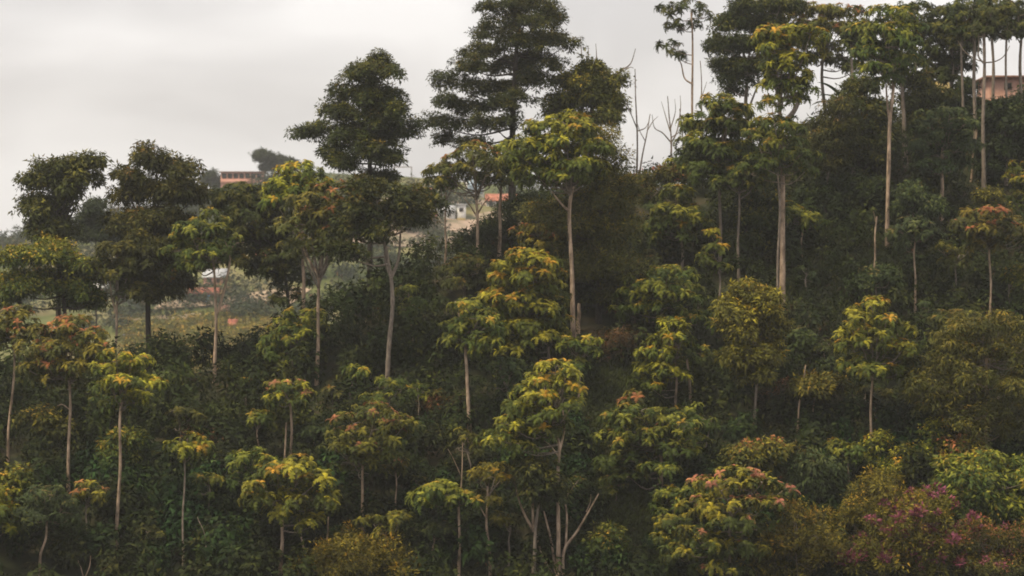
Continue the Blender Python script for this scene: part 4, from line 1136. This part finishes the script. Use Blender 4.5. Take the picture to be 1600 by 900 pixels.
fw_ = Acc()
PAL['farwood'] = ((0.030, 0.045, 0.018), (0.075, 0.080, 0.026), (0.14, 0.09, 0.03), 0.4, 0.05)
n = 1500
fx = r.uniform(-0.24, 0.03, n); fy = r.uniform(365, 655, n); fx = fx * fy
dens = wav(fx, fy, 23, 0.4) + 0.5 * wav(fx, fy, 9, 1.9)
fpx = 800 + F * fx / fy; fpy = HOR - F * ground(fx, fy) / fy
keep = (dens > -0.35) & ~((fpx > 195) & (fpx < 440) & (fpy > 500))
fx, fy = fx[keep], fy[keep]
for _ in range(3):
    ps = np.stack([fx + r.normal(size=len(fx)) * 1.2, fy + r.normal(size=len(fx)) * 1.2, ground(fx, fy) + r.uniform(0.6, 2.6, len(fx))], -1)
    place(fw_, T['broad'], ps, np.tile([0, 0, 1.0], (len(fx), 1)), r.uniform(1.1, 2.2, len(fx)), 'farwood', (r.uniform(size=len(fx)) < 0.4) * r.uniform(0.3, 1, len(fx)), (r.uniform(size=len(fx)) < 0.05) * 1.0, r)
tag(link('far_wood', fw_.mesh('far_wood', M['leaf'])), 'hazy scrub and small trees covering the far slope', 'scrub', kind='stuff')

# tall yellow crop plot in the valley
cr_ = Acc()
n = 1500
PAL['crop'] = ((0.085, 0.10, 0.018), (0.36, 0.28, 0.04), (0.42, 0.28, 0.05), 0.55, 0.1)
cpx = r.uniform(190, 440, n); cpy = r.uniform(505, 585, n)
k = (cpy > 500 + np.abs(cpx - 320) * 0.05)
cpx, cpy = cpx[k], cpy[k]
tx = np.arange(180, 460, 20); ty = np.arange(495, 600, 7)
TD2 = np.array([[far_hit(a_, b_) for a_ in tx] for b_ in ty])
ix = np.clip(((cpx - tx[0]) / 20).astype(int), 0, len(tx) - 1); iy = np.clip(((cpy - ty[0]) / 7).astype(int), 0, len(ty) - 1)
cD = TD2[iy, ix] + r.uniform(-4, 4, len(ix))
cx_ = (cpx - 800) / F * cD
ps = np.stack([cx_, cD, ground(cx_, cD) + 0.7], -1)
place(cr_, T['droop'], ps, np.tile([0, 0, 1.0], (len(ps), 1)), r.uniform(0.8, 1.5, len(ps)), 'crop', (r.uniform(size=len(ps)) < 0.6) * r.uniform(0.3, 1, len(ps)), (r.uniform(size=len(ps)) < 0.1) * 1.0, r)
tag(link('crop_field', cr_.mesh('crop_field', M['leaf'])), 'tall yellow-green crop filling the plot in the valley', 'crop', kind='stuff')


def strip(name, pts, wid, mat, lab):
    """a track laid over the far slope through photo points"""
    W = []
    for p in pts:
        D = far_hit(*p)
        W.append(np.array([(p[0] - 800) / F * D, D, 0]))
    ln_ = smooth_poly(W, 8)
    ln_[:, 2] = 0
    tn = np.gradient(ln_, axis=0); tn /= np.linalg.norm(tn, axis=1)[:, None]
    sd_ = np.stack([-tn[:, 1], tn[:, 0], tn[:, 0] * 0], -1)
    VV = []
    for j in (-1, -0.33, 0.33, 1):
        q = ln_ + sd_ * wid * 0.5 * j
        q[:, 2] = ground(q[:, 0], q[:, 1]) + 0.35
        VV.append(q)
    Vv = np.stack(VV, 1).reshape(-1, 3)
    Qq = []
    for i in range(len(ln_) - 1):
        for j in range(3):
            Qq.append((4 * i + j, 4 * i + j + 1, 4 * i + j + 5, 4 * i + j + 4))
    tag(link(name, mesh_np(name, Vv, Qq, None, mat, True)), lab, 'path', kind='structure')


strip('dirt_road', [(250, 478), (330, 476), (395, 470), (470, 466)], 9, M['track'], 'pale dirt road through the far settlement')
strip('field_path', [(195, 503), (250, 500), (310, 498)], 4, M['track'], 'thin pale path above the crop plot')
strip('earth_terrace', [(590, 388), (630, 372), (690, 362)], 34, M['pinkearth'], 'pinkish bare terrace on the far slope below the umbrella-crowned tree')
strip('dirt_bank', [(630, 345), (690, 330), (740, 322), (800, 320)], 44, M['pinkearth'], 'bare earth bank below the houses on the far crest')


def house(name, label, px, py, wpx, hpx, dep, wall, roof, roof_kind='gable', wins=(), door=None, over=0.35, cat='house', rise=0.35, base=None, D=None, rot=0.0, band=None):
    """px,py: photo point of the middle of the wall's foot"""
    D = D or far_hit(px, py)
    s = D / F
    W, H = wpx * s, hpx * s
    x = (px - 800) / F * D
    z = min(float(ground(x, D)), float(ground(x - W / 2, D)), float(ground(x + W / 2, D)), (HOR - py) / F * D)
    zt = (HOR - (py - hpx)) / F * D
    root = tag(link(name, None, loc=(x, D, z)), label, cat)
    root.rotation_euler = (0, 0, rot)
    H = zt - z
    f0 = (HOR - py) / F * D - z      # height of the visible wall foot above the true foot
    a = Acc(); box(a, -W / 2, W / 2, 0, dep, -0.6, H)
    wl = link('wall', a.mesh('wall', M[wall]), root)
    a = Acc()
    if roof_kind == 'gable':
        e = over; rs = rise * dep
        Vv = [(-W / 2 - e, -e, H - 0.1), (W / 2 + e, -e, H - 0.1), (W / 2 + e, dep / 2, H + rs), (-W / 2 - e, dep / 2, H + rs), (-W / 2 - e, dep + e, H - 0.1), (W / 2 + e, dep + e, H - 0.1)]
        Vv += [(v[0], v[1], v[2] - 0.14) for v in Vv]
        Qq = [(0, 1, 2, 3), (3, 2, 5, 4), (6, 9, 8, 7), (9, 10, 11, 8), (0, 6, 7, 1), (4, 5, 11, 10), (0, 3, 9, 6), (3, 4, 10, 9), (1, 7, 8, 2), (2, 8, 11, 5)]
        a.add(Vv, Qq)
    else:
        box(a, -W / 2 - over, W / 2 + over, -over, dep + over, H + 0.003, H + 0.2)
    link('roof', a.mesh('roof', M[roof]), root)
    for (u0, u1, v0, v1, mt) in wins:
        a = Acc()
        zz0, zz1 = f0 + (H - f0) * v0, f0 + (H - f0) * v1
        x0_, x1_ = -W / 2 + W * u0, -W / 2 + W * u1
        for bx_ in ((x0_, x1_, zz0 - .08, zz0), (x0_, x1_, zz1, zz1 + .08), (x0_ - .08, x0_, zz0 - .08, zz1 + .08), (x1_, x1_ + .08, zz0 - .08, zz1 + .08)):
            box(a, bx_[0], bx_[1], -0.07, -0.002, bx_[2], bx_[3])
        wn = link('window', a.mesh('window', M['wood']), root)
        a = Acc(); box(a, x0_ + .002, x1_ - .002, -0.03, -0.004, zz0 + .002, zz1 - .002)
        link('pane', a.mesh('pane', M[mt]), wn)
    if door:
        u0, u1, v1, mt = door
        a = Acc(); box(a, -W / 2 + W * u0, -W / 2 + W * u1, -0.06, -0.003, f0, f0 + (H - f0) * v1)
        link('door', a.mesh('door', M[mt]), root)
    if band:
        a = Acc(); box(a, -W / 2 - .02, W / 2 + .02, -0.4, -0.005, f0 + (H - f0) * band[0], f0 + (H - f0) * band[1])
        link('balcony', a.mesh('balcony', M[band[2]]), root)
    return root


house('long_building', 'long pink building with a dark row of windows on the far ridge', 378, 288, 66, 19, 7, 'pinkwall', 'rust', 'flat', D=640,
      wins=[(0.03 + k * 0.138, 0.03 + k * 0.138 + 0.10, 0.50, 0.88, 'dark') for k in range(7)], over=0.5, band=(0.08, 0.40, 'pinkwall'))
house('roadside_shack', 'open red-roofed shack with a blue door beside the far dirt road', 316, 474, 46, 17, 5, 'rust', 'redroof', 'gable', wins=[(0.08, 0.28, 0.3, 0.8, 'dark'), (0.36, 0.55, 0.2, 0.85, 'dark')], door=(0.62, 0.76, 0.75, 'blue'), rise=0.2)
house('white_roofed_shack', 'small white-roofed shack half hidden behind the left trees', 153, 456, 26, 7, 4, 'pinkwall', 'white', 'gable', wins=[(0.3, 0.5, 0.2, 0.8, 'dark')], rise=0.3)
house('pale_cottage', 'pale pink cottage seen between trunks above the shack', 335, 446, 34, 14, 5, 'pinkwall', 'tin', 'gable', wins=[(0.2, 0.36, 0.35, 0.75, 'dark'), (0.6, 0.76, 0.35, 0.75, 'dark')])
house('tiny_white_house', 'tiny white house with red roof glimpsed through the wide dark crown', 410, 412, 20, 12, 4, 'white', 'redroof', 'gable', wins=[(0.3, 0.6, 0.3, 0.7, 'dark')])
house('field_hut', 'little pink hut with a dark opening at the edge of the crop plot', 350, 494, 10, 9, 3, 'pinkwall', 'rust', 'gable', door=(0.3, 0.7, 0.7, 'dark'))
house('orange_hut', 'little orange-walled hut in the crop plot', 363, 515, 10, 8, 3, 'brick', 'redroof', 'gable', door=(0.3, 0.7, 0.7, 'dark'))
house('white_tower_house', 'narrow white two-storey house with yellow foot on the far slope', 721, 346, 13, 26, 4, 'white', 'tin', 'flat', wins=[(0.25, 0.7, 0.6, 0.8, 'dark')], band=(0.0, 0.2, 'yellow'))
house('glazed_house', 'tall pale house with bluish glass front near the far crest', 742, 308, 28, 34, 6, 'white', 'tin', 'flat', wins=[(0.08, 0.44, 0.15, 0.9, 'glass'), (0.54, 0.92, 0.15, 0.9, 'glass')])
house('pink_roofed_house', 'white house with a wide pink-red roof behind the pale reddish trunk', 783, 326, 46, 13, 7, 'white', 'redroof', 'gable', wins=[(0.1, 0.22, 0.25, 0.8, 'dark'), (0.34, 0.46, 0.25, 0.8, 'dark'), (0.58, 0.7, 0.25, 0.8, 'dark')], rise=0.25)
house('orange_house', 'low orange-pink house at the far crest right of the umbrella-crowned tree', 660, 312, 32, 12, 5, 'brick', 'redroof', 'gable', wins=[(0.2, 0.35, 0.3, 0.75, 'dark'), (0.6, 0.75, 0.3, 0.75, 'dark')], rise=0.2)
house('terrace_wall_hut', 'low pinkish shed left of the crop plot', 209, 530, 30, 6, 2.5, 'pinkwall', 'tin', 'flat', door=(0.4, 0.5, 0.8, 'dark'), over=0.2, cat='shed')

house('cream_house', 'cream house with tin roof on the pinkish bank, left of the narrow white house', 698, 342, 26, 14, 6, 'white', 'tin', 'gable', wins=[(0.15, 0.3, 0.3, 0.75, 'dark'), (0.6, 0.75, 0.3, 0.75, 'dark')], rise=0.2)
house('salmon_house', 'salmon-coloured house low on the pinkish terrace', 668, 352, 26, 13, 5, 'pinkwall', 'redroof', 'gable', wins=[(0.2, 0.36, 0.3, 0.75, 'dark'), (0.62, 0.78, 0.3, 0.75, 'dark')], rise=0.2)

# goal-like frame on the far crest
gD_ = 640.0
gx0 = (616 - 800) / F * gD_; gx1 = (643 - 800) / F * gD_
gz0 = float(ground(gx0, gD_)); gtop = (HOR - 261) / F * gD_
groot = tag(link('goal_frame', None, loc=((gx0 + gx1) / 2, gD_, gz0)), 'thin metal goal frame on the bare far crest', 'goal')
hw = (gx1 - gx0) / 2; hh_ = gtop - gz0
for sx in (-1, 1):
    a = Acc(); tube(a, [(sx * hw, 0, -0.5), (sx * hw, 0, hh_)], [0.12, 0.12], 8); link('post', a.mesh('post', M['wood'], True), groot)
a = Acc(); tube(a, [(-hw - 0.1, 0, hh_), (hw + 0.1, 0, hh_)], [0.11, 0.11], 8); link('crossbar', a.mesh('crossbar', M['wood'], True), groot)

# single trees on the far crest
for lab, px, py, bl in [('rounded hazy tree on the far ridge right of the pink building', 425, 276, [(412, 246, 16, 10), (432, 252, 20, 10), (452, 258, 18, 9), (425, 260, 24, 9)]),
                        ('feathery hazy tree left of the pink building', 332, 300, [(330, 276, 12, 8), (322, 284, 12, 8), (338, 288, 12, 8)]),
                        ('small hazy tree far left on the horizon', 12, 392, [(5, 378, 16, 6), (22, 380, 14, 6)]),
                        ('small bluish tree in the gap between the left crowns', 150, 420, [(150, 325, 20, 14), (140, 345, 26, 16), (165, 350, 24, 16), (150, 370, 34, 16)])]:
    near = 'gap' in lab
    tree('far_tree', lab, (px, py), bl, [(px, py - 10), (bl[0][0], bl[0][1])], 'broad', 'deep', (1.5, 1), 'bark_dark', D=260.0 if near else 645.0, size=1.2 if near else 2.2, dens=0.9 if near else 0.5, extra=near)

# ------------------------------------------------------------------ buildings on the right crest
rb = house('brick_building', 'long red-brick building with a pale end bay and thin dark roof at the right crest', 1586, 160, 78, 38, 6, 'brick', 'rust', 'flat', D=212.0, over=0.45,
           wins=[(0.30, 0.42, 0.55, 0.78, 'dark')], cat='building')
Wb = 78 * 212 / F
a = Acc(); box(a, -Wb / 2 - 0.03, -Wb / 2 + Wb * 0.22, -0.03, 2, 0.8, 2.05)
link('end_bay', a.mesh('end_bay', M['tin']), rb)
house('yellow_shed', 'small shed with a yellow sheet roof peeping out below the bushy-crowned crest tree', 1464, 165, 34, 16, 3, 'wood', 'yellow', 'gable', D=203.0, door=(0.55, 0.8, 0.75, 'dark'), rise=0.45, cat='shed')

# ------------------------------------------------------------------ haze
a = Acc(); box(a, -3300, 3300, -70, 5950, -60, 480)
hm = bpy.data.materials.new('haze')
hm.use_nodes = True
ht = hm.node_tree
for n_ in list(ht.nodes):
    ht.nodes.remove(n_)
ho = ht.nodes.new('ShaderNodeOutputMaterial')
pv = ht.nodes.new('ShaderNodeVolumePrincipled')
pv.inputs['Color'].default_value = (0.97, 0.96, 0.95, 1)
pv.inputs['Density'].default_value = 0.00022
pv.inputs['Anisotropy'].default_value = 0.2
ht.links.new(pv.outputs['Volume'], ho.inputs['Volume'])
tag(link('haze', a.mesh('haze', hm)), 'thin pale mist hanging over the whole valley', 'haze', kind='stuff')
tot = sum(len(o.data.polygons) * 2 for o in scene.objects if o.type == 'MESH' and o.data.users == 1)
print('TRIS', tot, 'objects', len(scene.objects), 'coffee', len(spots), 'zmin', V[:, 2].min(), ZZ.min(), 'mtn', MZ.max())
